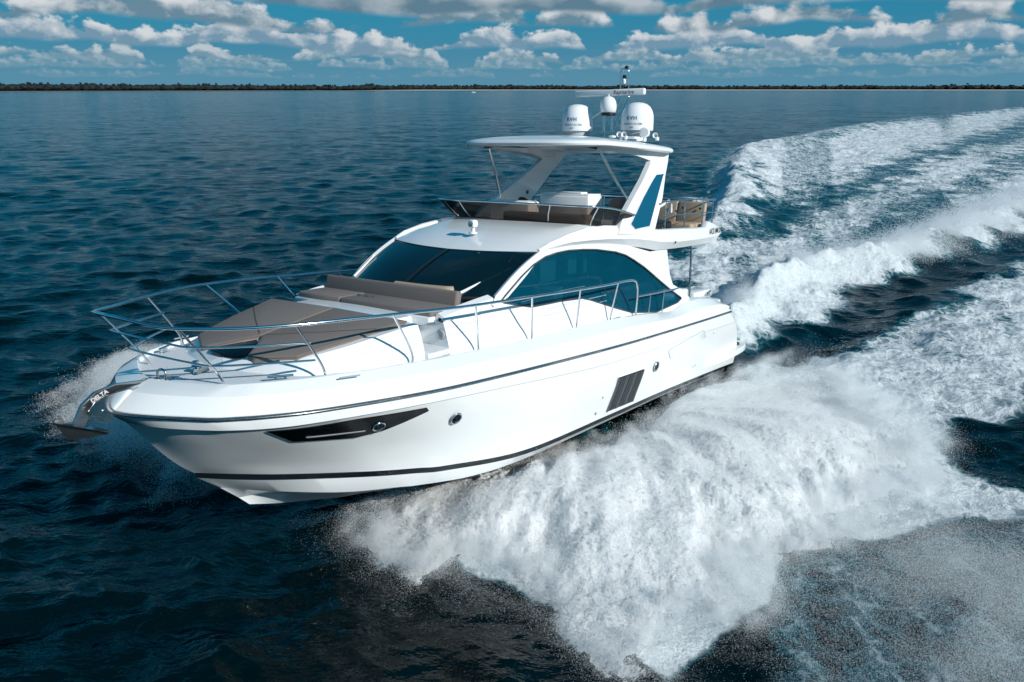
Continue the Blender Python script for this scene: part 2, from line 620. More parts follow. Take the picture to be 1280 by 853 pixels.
# ---- hull
hull = MB()
rows = []
e_s = L_E.sample(NS)
r_s = L_Rp.sample(NS)
mid = []
for a, b in zip(e_s, r_s):
    ny = (a[1] * .42 + b[1] * .58)
    mid.append(((a[0] + b[0]) / 2 + .02, ny + (.05 if ny > .05 else 0), (a[2] + b[2]) / 2 + .055))
seq = [e_s, mid, r_s] + [L.sample(NS) for L in (L_Rm, L_K)] + [L.raw if L not in (L_K2, L_Sp) else L.sample(NS) for L in SIDE_L] + [L.sample(NS) for L in (L_Sm, L_C, L_C2, L_B, L_KL)]
NSEQ = len(seq)
GEL, NAV, ANT = 0, 1, 2
for i in range(len(seq) - 1):
    mi = GEL
    if i == NSEQ - 6:
        mi = NAV
    for j in range(NS - 1):
        a, b = seq[i][j], seq[i][j + 1]
        c, d = seq[i + 1][j + 1], seq[i + 1][j]
        m_ = mi
        if i >= NSEQ - 3:
            m_ = GEL if a[0] > (11.6 if i == NSEQ - 3 else 12.0) else ANT
            if i == NSEQ - 4 and a[0] > 5:
                m_ = GEL
        hull.add([a, b, c, d], [(0, 1, 2, 3)], m_)
        hull.add([(p[0], -p[1], p[2]) for p in (a, b, c, d)], [(3, 2, 1, 0)], m_)
# toe rail inner face down to the deck, and the transom
for sgn in (1, -1):
    for j in range(NS - 1):
        a, b = e_s[j], e_s[j + 1]
        q = [(a[0], a[1] * sgn, a[2]), (b[0], b[1] * sgn, b[2]), (b[0] - .03, max(0, b[1] - .05) * sgn, b[2] + .004), (a[0] - .03, max(0, a[1] - .05) * sgn, a[2] + .004)]
        hull.add(q, [(0, 1, 2, 3)], GEL)
        q2 = [q[3], q[2], (b[0] - .04, max(0, b[1] - .06) * sgn, b[2] - .09), (a[0] - .04, max(0, a[1] - .06) * sgn, a[2] - .09)]
        hull.add(q2, [(0, 1, 2, 3)], GEL)
tr = [s_[0] for s_ in seq]
hull.grid([[p, (p[0], -p[1], p[2])] for p in tr], mi=GEL)
hull_o = hull.build('hull', [M['gel'], M['navy'], M['antifoul']], Y, smooth=20, weld=True)

# ---- rub rail: steel strip on a grey fender
rr = MB()
for sgn in (1, -1):
    pts = [(p[0] + .012, (p[1] + .016) * sgn if p[1] > 0.001 else 0, p[2]) for p in Line(RAILP).sample(80)]
    rr.tube(pts, .027, 8, mi=0)
    pts2 = [(p[0] + .02, (p[1] + .045) * sgn if p[1] > 0.001 else 0, p[2] + .003) for p in Line(RAILP).sample(80)]
    rr.tube(pts2, .013, 6, mi=1)
rr.build('rub_rail', [M['rubber'], M['steel_dark']], Y, smooth=60)

# thin upper styling groove under the rub rail
gr = MB()
for sgn in (1, -1):
    gr.tube([(p[0], (p[1] + .002) * sgn, p[2]) for p in L_K.sample(60, 1.0, 12.4)], .004, 5)
gr.build('styling_line', M['lightgrey'], Y)


def on_hull(outl, off, th, mi=0, mb=None, sgn=1, sub=1):
    """a plate lying on the hull side; outl in (x, z)"""
    mb = mb or MB()
    P = []
    n = len(outl)
    for i in range(n):
        a, b = outl[i], outl[(i + 1) % n]
        k = max(1, int(math.hypot(a[0] - b[0], a[1] - b[1]) / .08)) if sub else 1
        for q in range(k):
            P.append((a[0] + (b[0] - a[0]) * q / k, a[1] + (b[1] - a[1]) * q / k))
    c = (sum(p[0] for p in P) / len(P), sum(p[1] for p in P) / len(P))
    rings = []
    for s_ in (1, .97, .6, .3):
        ring = []
        for p in P:
            x, z = c[0] + (p[0] - c[0]) * s_, c[1] + (p[1] - c[1]) * s_
            nrm = hull_n(x, z)
            q = Vector((x, hull_y(x, z), z)) + nrm * (off + (th if s_ < .99 else 0))
            ring.append((q.x, q.y * sgn, q.z))
        rings.append(ring)
    base = len(mb.v)
    mb.grid(rings, closed=True, mi=mi)
    mb.f.append(tuple(base + 3 * len(P) + k for k in range(len(P))))
    mb.mi.append(mi)
    return mb


# ---- hull windows and fittings (port and starboard alike)
BOWWIN = [(14.58, 1.685), (14.12, 1.40), (13.22, 1.27), (12.82, 1.31), (12.16, 1.50), (12.24, 1.575), (13.4, 1.655)]
for sgn in (1, -1):
    w_ = on_hull(BOWWIN, .012, .012, sgn=sgn).build('hull_window', M['glass_black'], Y, smooth=30)
    s_ = on_hull([(14.0, 1.475), (13.98, 1.455), (13.15, 1.385), (13.15, 1.40)], .026, .006, sgn=sgn).build('vent_slot', M['grey'], w_)
    # opening port in the bow window
    def ring_at(x, z, r, name, par, tubr=.016, sq=1.0):
        n_ = hull_n(x, z)
        c_ = Vector((x, hull_y(x, z), z)) + n_ * .030
        t1 = Vector((1, 0, 0)) - n_ * n_.x
        t1.normalize()
        t2 = n_.cross(t1)
        pts = [c_ + (t1 * math.cos(a) * r * sq + t2 * math.sin(a) * r) for a in [2 * PI * k / 28 for k in range(28)]]
        pts = [(p.x, p.y * sgn, p.z) for p in pts]
        o_ = MB().tube(pts, tubr, 8, closed=True).build(name, M['steel'], par, smooth=60)
        n2 = Vector((n_.x, n_.y * sgn, n_.z))
        cc = Vector((c_.x, c_.y * sgn, c_.z))
        MB().lathe([(r * .93, -.012), (r * .93, -.002), (.001, -.001)], cc, 28, axis=n2).build('pane', M['glass_black'], o_)
        MB().lathe([(.025, 0), (.025, .02), (.001, .022)], cc - Vector((0, 0, r * .55)), 10, axis=n2).build('handle', M['steel_dark'], o_)
        return o_
    ring_at(12.98, 1.43, .085, 'porthole', w_, .014, 1.15)
    ring_at(11.52, 1.22, .098, 'porthole', Y, .016)
    ring_at(4.62, .72, .105, 'porthole', Y, .018)
    # engine-room intake grille
    gq = [(6.50, .86), (5.22, .80), (5.45, .045), (6.72, .10)]
    go = on_hull(gq, .002, .006, sgn=sgn).build('intake_grille', M['black'], Y)
    sl = MB()
    for k in range(13):
        t = (k + .5) / 13
        a = (6.50 + (5.22 - 6.50) * t, .86 + (.80 - .86) * t)
        b = (6.72 + (5.45 - 6.72) * t, .10 + (.045 - .10) * t)
        path = []
        for q in (.04, .35, .65, .96):
            x, z = a[0] + (b[0] - a[0]) * q, a[1] + (b[1] - a[1]) * q
            p = Vector((x, hull_y(x, z), z)) + hull_n(x, z) * .018
            path.append((p.x, p.y * sgn, p.z))
        sl.tube(path, .014 if k % 4 else .026, 6)
    sl.build('louvre', M['darkgrey'], go, smooth=50)
    fr = MB()
    path = []
    for i_ in range(4):
        a, b = gq[i_], gq[(i_ + 1) % 4]
        for q in range(5):
            x, z = a[0] + (b[0] - a[0]) * q / 5, a[1] + (b[1] - a[1]) * q / 5
            p = Vector((x, hull_y(x, z), z)) + hull_n(x, z) * .010
            path.append((p.x, p.y * sgn, p.z))
    fr.tube(path, .013, 6, closed=True)
    fr.build('frame', M['white_plastic'], go)
    # shell door near the stern: a shallow raised outline
    dq = [(4.05, .98), (1.95, 1.13), (1.70, .90), (3.82, .74)]
    dd = on_hull(dq, .0, .012, sgn=sgn).build('shell_door', M['gel'], Y)
    dm = MB()
    path = []
    for i_ in range(4):
        a, b = dq[i_], dq[(i_ + 1) % 4]
        for q in range(8):
            x, z = a[0] + (b[0] - a[0]) * q / 8, a[1] + (b[1] - a[1]) * q / 8
            p = Vector((x, hull_y(x, z), z)) + hull_n(x, z) * .002
            path.append((p.x, p.y * sgn, p.z))
    dm.tube(path, .008, 5, closed=True)
    dm.build('door_seam', M['grey'], dd)
    for (x, z, r) in ((6.98, .52, .022), (7.12, .20, .03), (1.15, .92, .02), (2.15, .20, .018), (2.0, .21, .018), (.05, 1.43, .03)):
        n_ = hull_n(x, z) if z < 1.3 else Vector((0, 1, 0))
        yy = hull_y(x, z)
        MB().lathe([(r, 0), (r, .012), (r * .5, .016)], (x, (yy - .002) * sgn, z), 12, axis=(n_.x, n_.y * sgn, n_.z)).build('drain_fitting', M['steel_dark'], Y)
    for (x0, x1, dz_) in ((14.25, 13.85, -.13), (13.55, 13.25, -.02)):
        p0 = L_E.at(x0)
        p1 = L_E.at(x1)
        MB().tube([(x0 + .1, (p0[0] + .13) * sgn, p0[1] + dz_ + .015), (x1 + .1, (p1[0] + .13) * sgn, p1[1] + dz_ + .015)], .012, 6).build('slot_vent', M['grey'], Y)

# ---- swim platform
plat = [(1.7, 2.20), (.9, 2.37), (-.2, 2.47), (-1.2, 2.44), (-1.70, 2.30), (-1.90, 2.0), (-1.98, 1.2), (-2.02, 0)]
po = cr([(x, y, 0) for x, y in plat], 5)
po = [(x, y) for x, y, _ in po]
full = [(x, y, .17 - .0) for x, y in po] + [(x, -y, .17) for x, y in po[::-1][1:]]
MB().slab(full, .15, .03).build('swim_platform', M['gel'], Y)
tk = [(x, y, .178) for x, y in [(-1.0, 2.25), (-1.25, 2.3), (-1.55, 2.18), (-1.72, 1.9), (-1.85, 1.1), (-1.88, 0), (-1.85, -1.1), (-1.72, -1.9), (-1.55, -2.18), (-1.25, -2.3), (-1.0, -2.25)]]
MB().slab(tk, .02, 0).build('teak_decking', M['teak'], Y)

# ---- deck
dk = MB()
drows = []
for x in np.linspace(2.3, 15.1, 60):
    y, z = L_E.at(x)
    yi = max(0.02, y - .055)
    drows.append([(x, yi * k, z - .06 + .015 * (1 - k * k)) for k in (1, .8, .5, 0, -.5, -.8, -1)])
dk.grid(drows)
dk.build('side_deck', M['gel2'], Y, smooth=50)
ck = MB()
ck.box((1.2, 0, .82), (2.6, 4.2, .08), 0)
ck.build('cockpit_floor', M['teak'], Y)
for sgn in (1, -1):
    # cockpit coaming and the raised quarter
    cm_ = MB()
    cc = [(2.45, 2.05, 1.86), (1.9, 2.05, 1.885), (.9, 2.04, 1.80), (.25, 2.02, 1.64), (-.05, 1.98, 1.50)]
    rows = []
    for x, y, z in cr(cc, 5):
        rows.append([(x, (y + .08) * sgn, z - .01), (x, y * sgn, z + .02), (x, (y - .35) * sgn, z + .02), (x, (y - .42) * sgn, z - .03), (x, (y - .42) * sgn, .84)])
    cm_.grid(rows)
    cm_.build('cockpit_coaming', M['gel'], Y, smooth=40)
    MB().box((.9, 1.72 * sgn, 1.88), (1.1, .42, .16), .05).build('coaming_locker', M['gel'], Y)
    MB().box((2.30, 1.93 * sgn, 2.02), (.34, .25, .32), .06).build('boarding_step', M['gel'], Y)
MB().box((-.1, 0, 1.2), (.5, 4.0, .8), .08).build('transom_locker', M['gel'], Y)

# ---- coachroof (the raised trunk of the foredeck)
T_ = Line([(14.12, 0, 2.36), (14.02, .50, 2.37), (13.80, 1.06, 2.40), (13.5, 1.30, 2.46), (13.0, 1.50, 2.545), (12.4, 1.64, 2.64), (11.9, 1.73, 2.705), (11.1, 1.78, 2.72), (10.2, 1.80, 2.72), (9.7, 1.80, 2.70), (8.6, 1.84, 2.66)])


def W_side(x):
    return float(np.interp(x, [2, 6, 8.5, 10, 11, 12], [1.93, 1.93, 1.87, 1.81, 1.78, 1.74]))


def y_side(x, z):
    return W_side(x) + .17 * max(0.0, 2.66 - z) ** 1.1 - .05 * max(0.0, z - 2.66)


def coach_y(x, dz_):
    if x < 8.6:
        return y_side(x, 2.66 + dz_) + .026
    ey, ez = L_E.at(x)
    yt, zt = T_.at(x)
    yb = min(ey - .10, yt + .05 + .11 * min(1, yt))
    zb = ez - .075
    return float(np.interp(zt + dz_, [zb, zb + (zt - zb) * .38, zt - (zt - zb) * .15], [yb, yb - (yb - yt) * .35, yt + (yb - yt) * .12]))


co = MB()
for lo, hi, ins in ((11.84, 14.12, 0), (8.6, 11.30, 0), (11.30, 11.84, .52)):
    rows = []
    for x in np.unique(np.r_[np.linspace(lo, hi, 26 if ins == 0 else 4), [hi]]):
        yt, zt = T_.at(x)
        yt = max(yt - ins, .03)
        ey, ez = L_E.at(x)
        yb = min(ey - .10, yt + .05 + .11 * min(1, yt)) if ins == 0 else yt + .03
        zb = ez - .075
        if x > 13.4:
            yb = min(ey - .16, yt + .22)
        pts = [(x + .16 * max(0, (x - 13.4) / .7), yb, zb), (x + .10 * max(0, (x - 13.4) / .7), yb - (yb - yt) * .35, zb + (zt - zb) * .38), (x + .03 * max(0, (x - 13.4) / .7), yt + (yb - yt) * .12, zt - (zt - zb) * .15), (x, yt - .02, zt), (x, yt * .6, zt + .02), (x, 0, zt + .03)]
        rows.append(pts + [(p[0], -p[1], p[2]) for p in pts[::-1][1:]])
    co.grid(rows)
    # end walls
    co.add(rows[0], [tuple(range(len(rows[0])))])
    co.add(rows[-1], [tuple(range(len(rows[-1])))[::-1]])
co.build('coachroof', M['gel'], Y, smooth=32)
for sgn in (1, -1):
    for dz_ in (-.15, -.27):
        for x0_, x1_ in ((6.3, 8.55), (8.65, 11.25), (11.9, 13.3)):
            rg = MB()
            rg.tube([(x, (coach_y(x, dz_) + .004) * sgn, (T_.at(x)[1] if x > 8.6 else 2.66) + dz_) for x in np.linspace(x0_, x1_, 14)], .005, 5)
            rg.build('coachroof_groove', M['lightgrey'], Y)
    MB().lathe([(.085, 0), (.085, .02), (.07, .03), (.05, .022), (.001, .02)], (11.31, 1.74 * sgn, 2.46), 20, axis=(1, 0, 0)).build('step_speaker', M['grey'], Y)

for sgn in (1, -1):
    MB().box((11.58, 1.62 * sgn, 2.22), (.56, .66, .10), .02).build('deck_step', M['gel2'], Y)

# ---- sunpad: two cushions either side of the centre, tapering to the bow
hatch_w = .20
for sgn in (1, -1):
    out = [(11.95, .012, 2.79), (13.42, .012, 2.565), (13.56, .15, 2.53), (14.02, .46, 2.435), (14.04, .62, 2.43), (13.72, 1.16, 2.465), (13.3, 1.28, 2.55), (12.9, 1.40, 2.62), (12.2, 1.54, 2.73), (11.95, 1.60, 2.77)]
    pc = MB().slab([(x, y * sgn, z) for x, y, z in out], .09, .03).build('sunpad_cushion', M['taupe'], Y, smooth=50)
    MB().tube([(x, y * sgn, z - .018) for x, y, z in out], .008, 6, closed=True).build('piping', M['taupe_side'], pc)
    MB().tube([(13.40, .05 * sgn, 2.578), (12.9, .80 * sgn, 2.638), (12.45, 1.44 * sgn, 2.698)], .004, 5).build('seam', M['taupe_side'], pc)
# glazed deck hatch ahead of the pad
ht = [(13.50, 0, 2.50), (13.60, .15, 2.46), (14.02, .40, 2.405), (14.10, .30, 2.39), (14.14, 0, 2.385), (14.10, -.30, 2.39), (14.02, -.40, 2.405), (13.60, -.15, 2.46)]
MB().slab([(x, y, z + .012) for x, y, z in ht], .03, .008).build('deck_hatch', M['glass_black'], Y)

# ---- sofa facing the bow
MB().box((11.02, 0, 2.66), (.86, 3.20, .14), .02).build('sofa_base', M['gel'], Y)
for y0, y1 in ((-1.58, -.50), (-.49, 1.58)):
    MB().box((11.05, (y0 + y1) / 2, 2.765), (.66, y1 - y0, .13), .04, seg=3).build('seat_cushion', M['taupe'], Y, smooth=50)
MB().box((10.66, 0, 2.90), (.15, 3.16, .32), .045, rot=Matrix.Rotation(rad(-12), 3, 'Y'), seg=3).build('sofa_backrest', M['taupe'], Y, smooth=50)
bo = MB()
bo.tube(cr([(10.33, -.15, 2.95), (10.33, .5, 2.955), (10.28, .95, 2.96), (10.18, 1.06, 2.955)], 6), .085, 14)
bo.build('bolster', M['tan'], Y, smooth=60)
for sgn in (1, -1):
    s_ = MB()
    rows = []
    for x, z in ((11.31, 2.68), (11.27, 2.77), (10.9, 2.82), (10.3, 2.88), (9.95, 2.91)):
        rows.append([(x, 1.60 * sgn, 2.6), (x, 1.60 * sgn, z), (x, 1.64 * sgn, z + .015), (x, 1.76 * sgn, z - .03), (x, 1.81 * sgn, 2.68)])
    s_.grid(rows)
    s_.add(rows[0], [(0, 1, 2, 3, 4)])
    s_.build('sofa_arm', M['gel'], Y)
    MB().lathe([(.03, 0), (.03, .01), (.02, .014)], (11.315, 1.72 * sgn, 2.70), 14, axis=(1, 0, .3)).build('courtesy_light', M['black'], Y)
# cup holders on the seat
for k in range(5):
    MB().lathe([(.03, 0), (.03, .012), (.015, .014)], (11.0 + .05 * (k % 2), -.42 + k * .09, 2.832), 10).build('cup_holder', M['steel_dark'], Y)

# ---- windscreen
WT = [(8.99, 0, 3.535), (8.93, .7, 3.545), (8.77, 1.3, 3.56), (8.55, 1.80, 3.575)]
WB = [(10.52, 0, 2.845), (10.46, .7, 2.85), (10.25, 1.3, 2.86), (9.88, 1.74, 2.875)]
wt_ = cr(WT, 6)
wb_ = cr(WB, 6)


def mirr(l):
    return [(p[0], -p[1], p[2]) for p in l[::-1][:-1]] + list(l)


wt_f, wb_f = mirr(wt_), mirr(wb_)
ws = MB()
rows = []
for t in np.linspace(0, 1, 7):
    rows.append([tuple(Vector(a) * (1 - t) + Vector(b) * t + Vector((.0, 0, .06 * math.sin(PI * t)))) for a, b in zip(wt_f, wb_f)])
ws.grid(rows)
wso = ws.build('windscreen', M['glass_dark'], Y, smooth=60)
mu = MB()
for dy in (0,):
    mu.grid([[(p[0] + .012, dy - .05, p[2] + .012), (p[0] + .012, dy + .05, p[2] + .012)] for p in [r[len(r) // 2] for r in rows]])
mu.build('mullion', M['black'], wso)
fb = MB()
fb.tube([(p[0] + .01, p[1], p[2] + .0) for p in wb_f], .03, 8)
fb.build('lower_frame', M['black'], wso, smooth=60)
# wipers
for (x0, y0, z0_), (x1, y1, z1) in (((10.22, 1.22, 2.93), (9.16, 1.56, 3.31)), ((9.92, -1.66, 2.93), (9.30, -1.70, 3.30))):
    wp = MB()
    wp.tube([(x0, y0, z0_), (x1, y1, z1)], .028, 8, r2=.018)
    wo = wp.build('wiper', M['white_plastic'], Y, smooth=60)
    if y0 > 0:
        a, b = Vector((9.78, 1.62, 3.0)), Vector((8.95, 1.45, 3.50))
        MB().tube([a, b], .008, 6).build('wiper_blade', M['black'], wo)
        MB().tube([Vector((9.9, 1.45, 2.96)), Vector((9.15, 1.30, 3.41))], .006, 6).build('wiper_blade', M['darkgrey'], wo)

# ---- cabin sides with the arched window
WIN = [(9.85, 2.80), (9.69, 2.90), (9.2, 3.19), (8.85, 3.36), (8.48, 3.47), (8.1, 3.515), (7.69, 3.53), (7.15, 3.51), (6.63, 3.47), (5.84, 3.36), (5.4, 3.26), (5.0, 3.12), (4.5, 2.92), (4.03, 2.70), (3.5, 2.43), (3.04, 2.20), (2.62, 2.01), (2.60, 1.98), (2.85, 1.91), (4.04, 1.845), (5.25, 2.0), (6.05, 2.22), (6.92, 2.48), (7.21, 2.55), (8.0, 2.59), (8.95, 2.60)]
SIDE = [(8.32, 3.66), (8.62, 3.50), (9.05, 3.20), (9.62, 2.86), (10.0, 2.74), (10.4, 2.72), (10.4, 2.15), (9.0, 2.05), (6.0, 1.92), (4.0, 1.75), (2.2, 1.72), (2.12, 1.95), (2.55, 2.20), (3.0, 2.36), (3.12, 2.6), (3.30, 3.24), (4.2, 3.24), (5.4, 3.48), (6.5, 3.62), (7.4, 3.68)]


def dense2(pl, step=.2):
    o = []
    for i in range(len(pl)):
        a, b = pl[i], pl[(i + 1) % len(pl)]
        k = max(1, int(math.hypot(a[0] - b[0], a[1] - b[1]) / step))
        for q in range(k):
            o.append((a[0] + (b[0] - a[0]) * q / k, a[1] + (b[1] - a[1]) * q / k))
    return o


for sgn in (1, -1):
    f_ = lambda x, z: (x, y_side(x, z) * sgn, z)
    MB().panel(dense2(SIDE), [dense2(WIN)], f_, (0, .05, 0)).build('cabin_side', M['gel'], Y, smooth=20)
    gl = MB()
    gl.panel(dense2([(x, z) for x, z in WIN]), [], lambda x, z: (x, (y_side(x, z) - .012) * sgn, z), (0, .012, 0))
    wo = gl.build('side_window', M['glass_teal'], Y, smooth=20)
    tr_ = MB()
    tr_.tube([(x, (y_side(x, z) + .024) * sgn, z) for x, z in dense2(WIN, .12)], .016, 6, closed=True)
    tr_.build('window_trim', M['rubber'], wo, smooth=60)
    # pillar between windscreen and side panel
    pl_ = MB()
    outer = [(8.32, 3.66), (8.62, 3.50), (9.05, 3.20), (9.62, 2.86), (10.0, 2.74)]
    inner = [tuple(r[-1]) for r in rows]
    O = [(float(np.interp(t, np.linspace(0, 1, 5), [o[0] for o in outer])), float(np.interp(t, np.linspace(0, 1, 5), [o[1] for o in outer]))) for t in np.linspace(0, 1, 7)]
    pr_ = []
    for (ox, oz), iv in zip(O, inner):
        oy = y_side(ox, oz)
        pr_.append([(ox, (oy + .026) * sgn, oz), (ox + .05, (oy + .005) * sgn, oz + .035), (iv[0] + .02, (iv[1] + .03) * sgn, iv[2] + .03), (iv[0] + .02, (iv[1] - .03) * sgn, iv[2] + .012), (iv[0] - .05, (iv[1] - .03) * sgn, iv[2] - .03)])
    pl_.grid(pr_)
    pl_.build('windscreen_pillar', M['gel'], Y, smooth=40)
MB().box((3.2, 0, 2.3), (.06, 3.7, 1.7), .0).build('saloon_door', M['glass_dark'], Y)

# ---- inside the cabin, seen through the glass
MB().box((6.4, 0, 1.45), (6.6, 3.5, .06)).build('cabin_floor', M['interior'], Y)
MB().box((9.55, 0, 2.60), (1.0, 3.2, .26), .06).build('dashboard', M['interior'], Y)
for x, y in ((8.1, -.75), (8.1, -.1)):
    ih = MB().box((x, y, 2.1), (.5, .5, .5), .08)
    ih.box((x - .25, y, 2.65), (.14, .5, .75), .06)
    ih.build('helm_seat', M['interior_light'], Y)
MB().box((5.2, -1.35, 1.9), (2.4, .6, .5), .06).build('saloon_sofa', M['interior_light'], Y)
MB().box((6.9, .95, 2.2), (.5, .55, .9), .05).build('galley_unit', M['interior_light'], Y)
for x in (7.35, 6.45, 5.3):
    MB().box((x, 1.62, 2.7), (.08, .06, 1.5), .01).build('window_post', M['interior'], Y)
for x, w_, h_ in ((7.75, .55, .52), (6.85, .34, .40), (6.28, .26, .46)):
    MB().box((x, 1.45, 3.16), (w_, .03, h_), .01).build('roller_blind', M['interior_light'], Y)

# ---- brow between windscreen and flybridge
FB = [(7.18, 0, 3.985), (7.12, .8, 3.98), (6.92, 1.45, 3.965), (6.55, 1.72, 3.94), (6.0, 1.82, 3.91)]
fbc = cr(FB, 5)
br = MB()
brows = []
n_ = 21
for i in range(n_):
    t = i / (n_ - 1)
    k = t * (len(wt_) - 1)
    a = Vector(wt_[min(int(k), len(wt_) - 2)]).lerp(Vector(wt_[min(int(k) + 1, len(wt_) - 1)]), k - min(int(k), len(wt_) - 2))
    k2 = t * (len(fbc) - 1)
    j = min(int(k2), len(fbc) - 2)
    b = Vector(fbc[j]).lerp(Vector(fbc[j + 1]), k2 - j)
    a = a + Vector((.06, .02 * t, .0))
    m1 = a.lerp(b, .31) + Vector((.02, .04 * t, .085))
    brows.append([tuple(a + Vector((-.03, 0, -.03))), tuple(a), tuple(a.lerp(m1, .12) + Vector((0, 0, .012))), tuple(a.lerp(m1, .55) + Vector((0, 0, .012))), tuple(m1), tuple(m1.lerp(b, .5) + Vector((0, 0, .02))), tuple(b + Vector((.05, 0, .01))), tuple(b), tuple(b + Vector((-.04, 0, -.05)))])
br.grid(brows, mirror=True)
# side of the brow, running aft into the fly coaming
br.build('cabin_brow', M['gel'], Y, smooth=28, weld=True)

# ---- flybridge moulding: coaming sides and aft wings
fl = MB()
#        x     bottom y,z      knuckle y,z     top y,z       inner y,z      floor z
ST = [(8.60, 1.80, 3.54, 1.815, 3.575, 1.80, 3.60, 1.75, 3.60, 3.50),
      (8.30, 1.855, 3.60, 1.885, 3.645, 1.86, 3.69, 1.80, 3.71, 3.50),
      (7.70, 1.865, 3.62, 1.93, 3.69, 1.90, 3.78, 1.80, 3.83, 3.50),
      (7.00, 1.875, 3.60, 1.98, 3.69, 1.93, 3.84, 1.78, 3.915, 3.48),
      (6.30, 1.885, 3.55, 2.01, 3.67, 1.96, 3.85, 1.80, 3.925, 3.46),
      (5.40, 1.90, 3.46, 2.04, 3.62, 1.98, 3.82, 1.84, 3.87, 3.45),
      (4.60, 1.92, 3.36, 2.07, 3.54, 2.03, 3.76, 1.90, 3.78, 3.45),
      (4.00, 1.95, 3.26, 2.09, 3.46, 2.06, 3.72, 1.94, 3.73, 3.44),
      (3.00, 1.98, 3.23, 2.10, 3.40, 2.07, 3.69, 1.95, 3.70, 3.42),
      (2.00, 2.00, 3.22, 2.10, 3.38, 2.07, 3.65, 1.95, 3.66, 3.42),
      (1.32, 2.00, 3.22, 2.09, 3.38, 2.06, 3.63, 1.94, 3.64, 3.42),
      (1.16, 2.00, 3.22, 2.09, 3.38, 2.05, 3.785, 1.93, 3.785, 3.42),
      (.70, 1.99, 3.22, 2.07, 3.38, 2.03, 3.70, 1.90, 3.70, 3.42),
      (.35, 1.97, 3.235, 2.05, 3.40, 2.00, 3.61, 1.86, 3.61, 3.42),
      (.02, 1.93, 3.36, 1.99, 3.43, 1.96, 3.53, 1.85, 3.53, 3.40),
      (-.12, 1.90, 3.46, 1.92, 3.47, 1.91, 3.49, 1.85, 3.49, 3.44)]
sr = []
for x, yb, zb, yk, zk, yt, zt, yi, zi, zf in ST:
    sr.append([(x, yb - .5, zb - .02), (x, yb, zb), (x, yk, zk), (x, yt, zt), (x, (yt + yi) / 2, zi + .012), (x, yi, zi), (x, yi - .03, zf)])
fl.grid(sr, mirror=True)
fl.add(sr[-1], [(0, 1, 2, 3, 4, 5, 6)])
fl.add([(p[0], -p[1], p[2]) for p in sr[-1]], [(0, 1, 2, 3, 4, 5, 6)])
fl.build('flybridge', M['gel'], Y, smooth=30, weld=True)
fd = MB()
fd.grid([[(x, yy, z) for yy in (-w, 0, w)] for x, w, z in ((7.0, 1.75, 3.47), (5, 1.9, 3.46), (3, 1.93, 3.45), (1, 1.92, 3.44), (.4, 1.86, 3.44), (.15, 1.7, 3.44))])
fd.build('flybridge_floor', M['gel2'], Y)
fu = MB()
fu.grid([[(x, yy, z) for yy in (-w, 0, w)] for x, w, z in ((8.6, 1.7, 3.5), (6, 1.8, 3.40), (4.2, 1.9, 3.25), (1, 1.95, 3.21), (.35, 1.92, 3.23), (.1, 1.8, 3.40))])
fu.build('flybridge_underside', M['gel'], Y)
MB().box((.22, 0, 3.50), (.16, 3.6, .22), .03).build('flybridge_stern', M['gel'], Y)
for sgn in (1, -1):
    MB().lathe([(.03, 0), (.03, .01), (.018, .014)], (3.22, 2.098 * sgn, 3.40), 12, axis=(0, sgn, 0)).build('drain_fitting', M['black'], Y)
    # quarter light panels on the wing tip carry the builder's name
    text_obj('maker_lettering', 'AZIMUT', .20, M['letter'], (.60, 2.078 * sgn, 3.52), (-sgn, -.06, 0), (0, -.12 * sgn, 1), Y, .004, .001, spacing=1.6)

# ---- wind deflector of the flybridge
DT = [(7.34, 0, 4.36), (7.30, 1.0, 4.355), (7.14, 1.72, 4.345), (6.86, 2.03, 4.335), (6.2, 2.06, 4.27), (5.5, 1.98, 4.17), (5.02, 1.92, 4.09)]
DB = [(7.16, 0, 3.985), (7.10, .85, 3.98), (6.93, 1.42, 3.97), (6.65, 1.72, 3.95), (6.1, 1.84, 3.91), (5.6, 1.88, 3.885), (5.30, 1.90, 3.87)]
dt, db = mirr(cr(DT, 5)), mirr(cr(DB, 5))
MB().grid([dt, [tuple((Vector(a) + Vector(b)) / 2 + Vector((.03, 0, 0))) for a, b in zip(dt, db)], db]).build('wind_deflector', M['glass_smoke'], Y, smooth=60)
MB().tube(dt, .02, 8).build('deflector_rail', M['steel'], Y, smooth=60)
MB().tube([(p[0] + .01, p[1], p[2] + .005) for p in db], .014, 6).build('deflector_base', M['black'], Y, smooth=60)
dpp = MB()
for fi in (.24, .40, .60, .76):
    k = int(fi * (len(dt) - 1))
    a, b = Vector(dt[k]), Vector(db[k])
    dpp = MB().tube([a, (a + b) / 2 + Vector((.02, 0, 0)), b + Vector((-.02, 0, 0))], .016, 8).build('deflector_post', M['steel'], Y, smooth=60)

# ---- arch legs
def lean(z):
    return 2.03 - .31 * (z - 3.74)


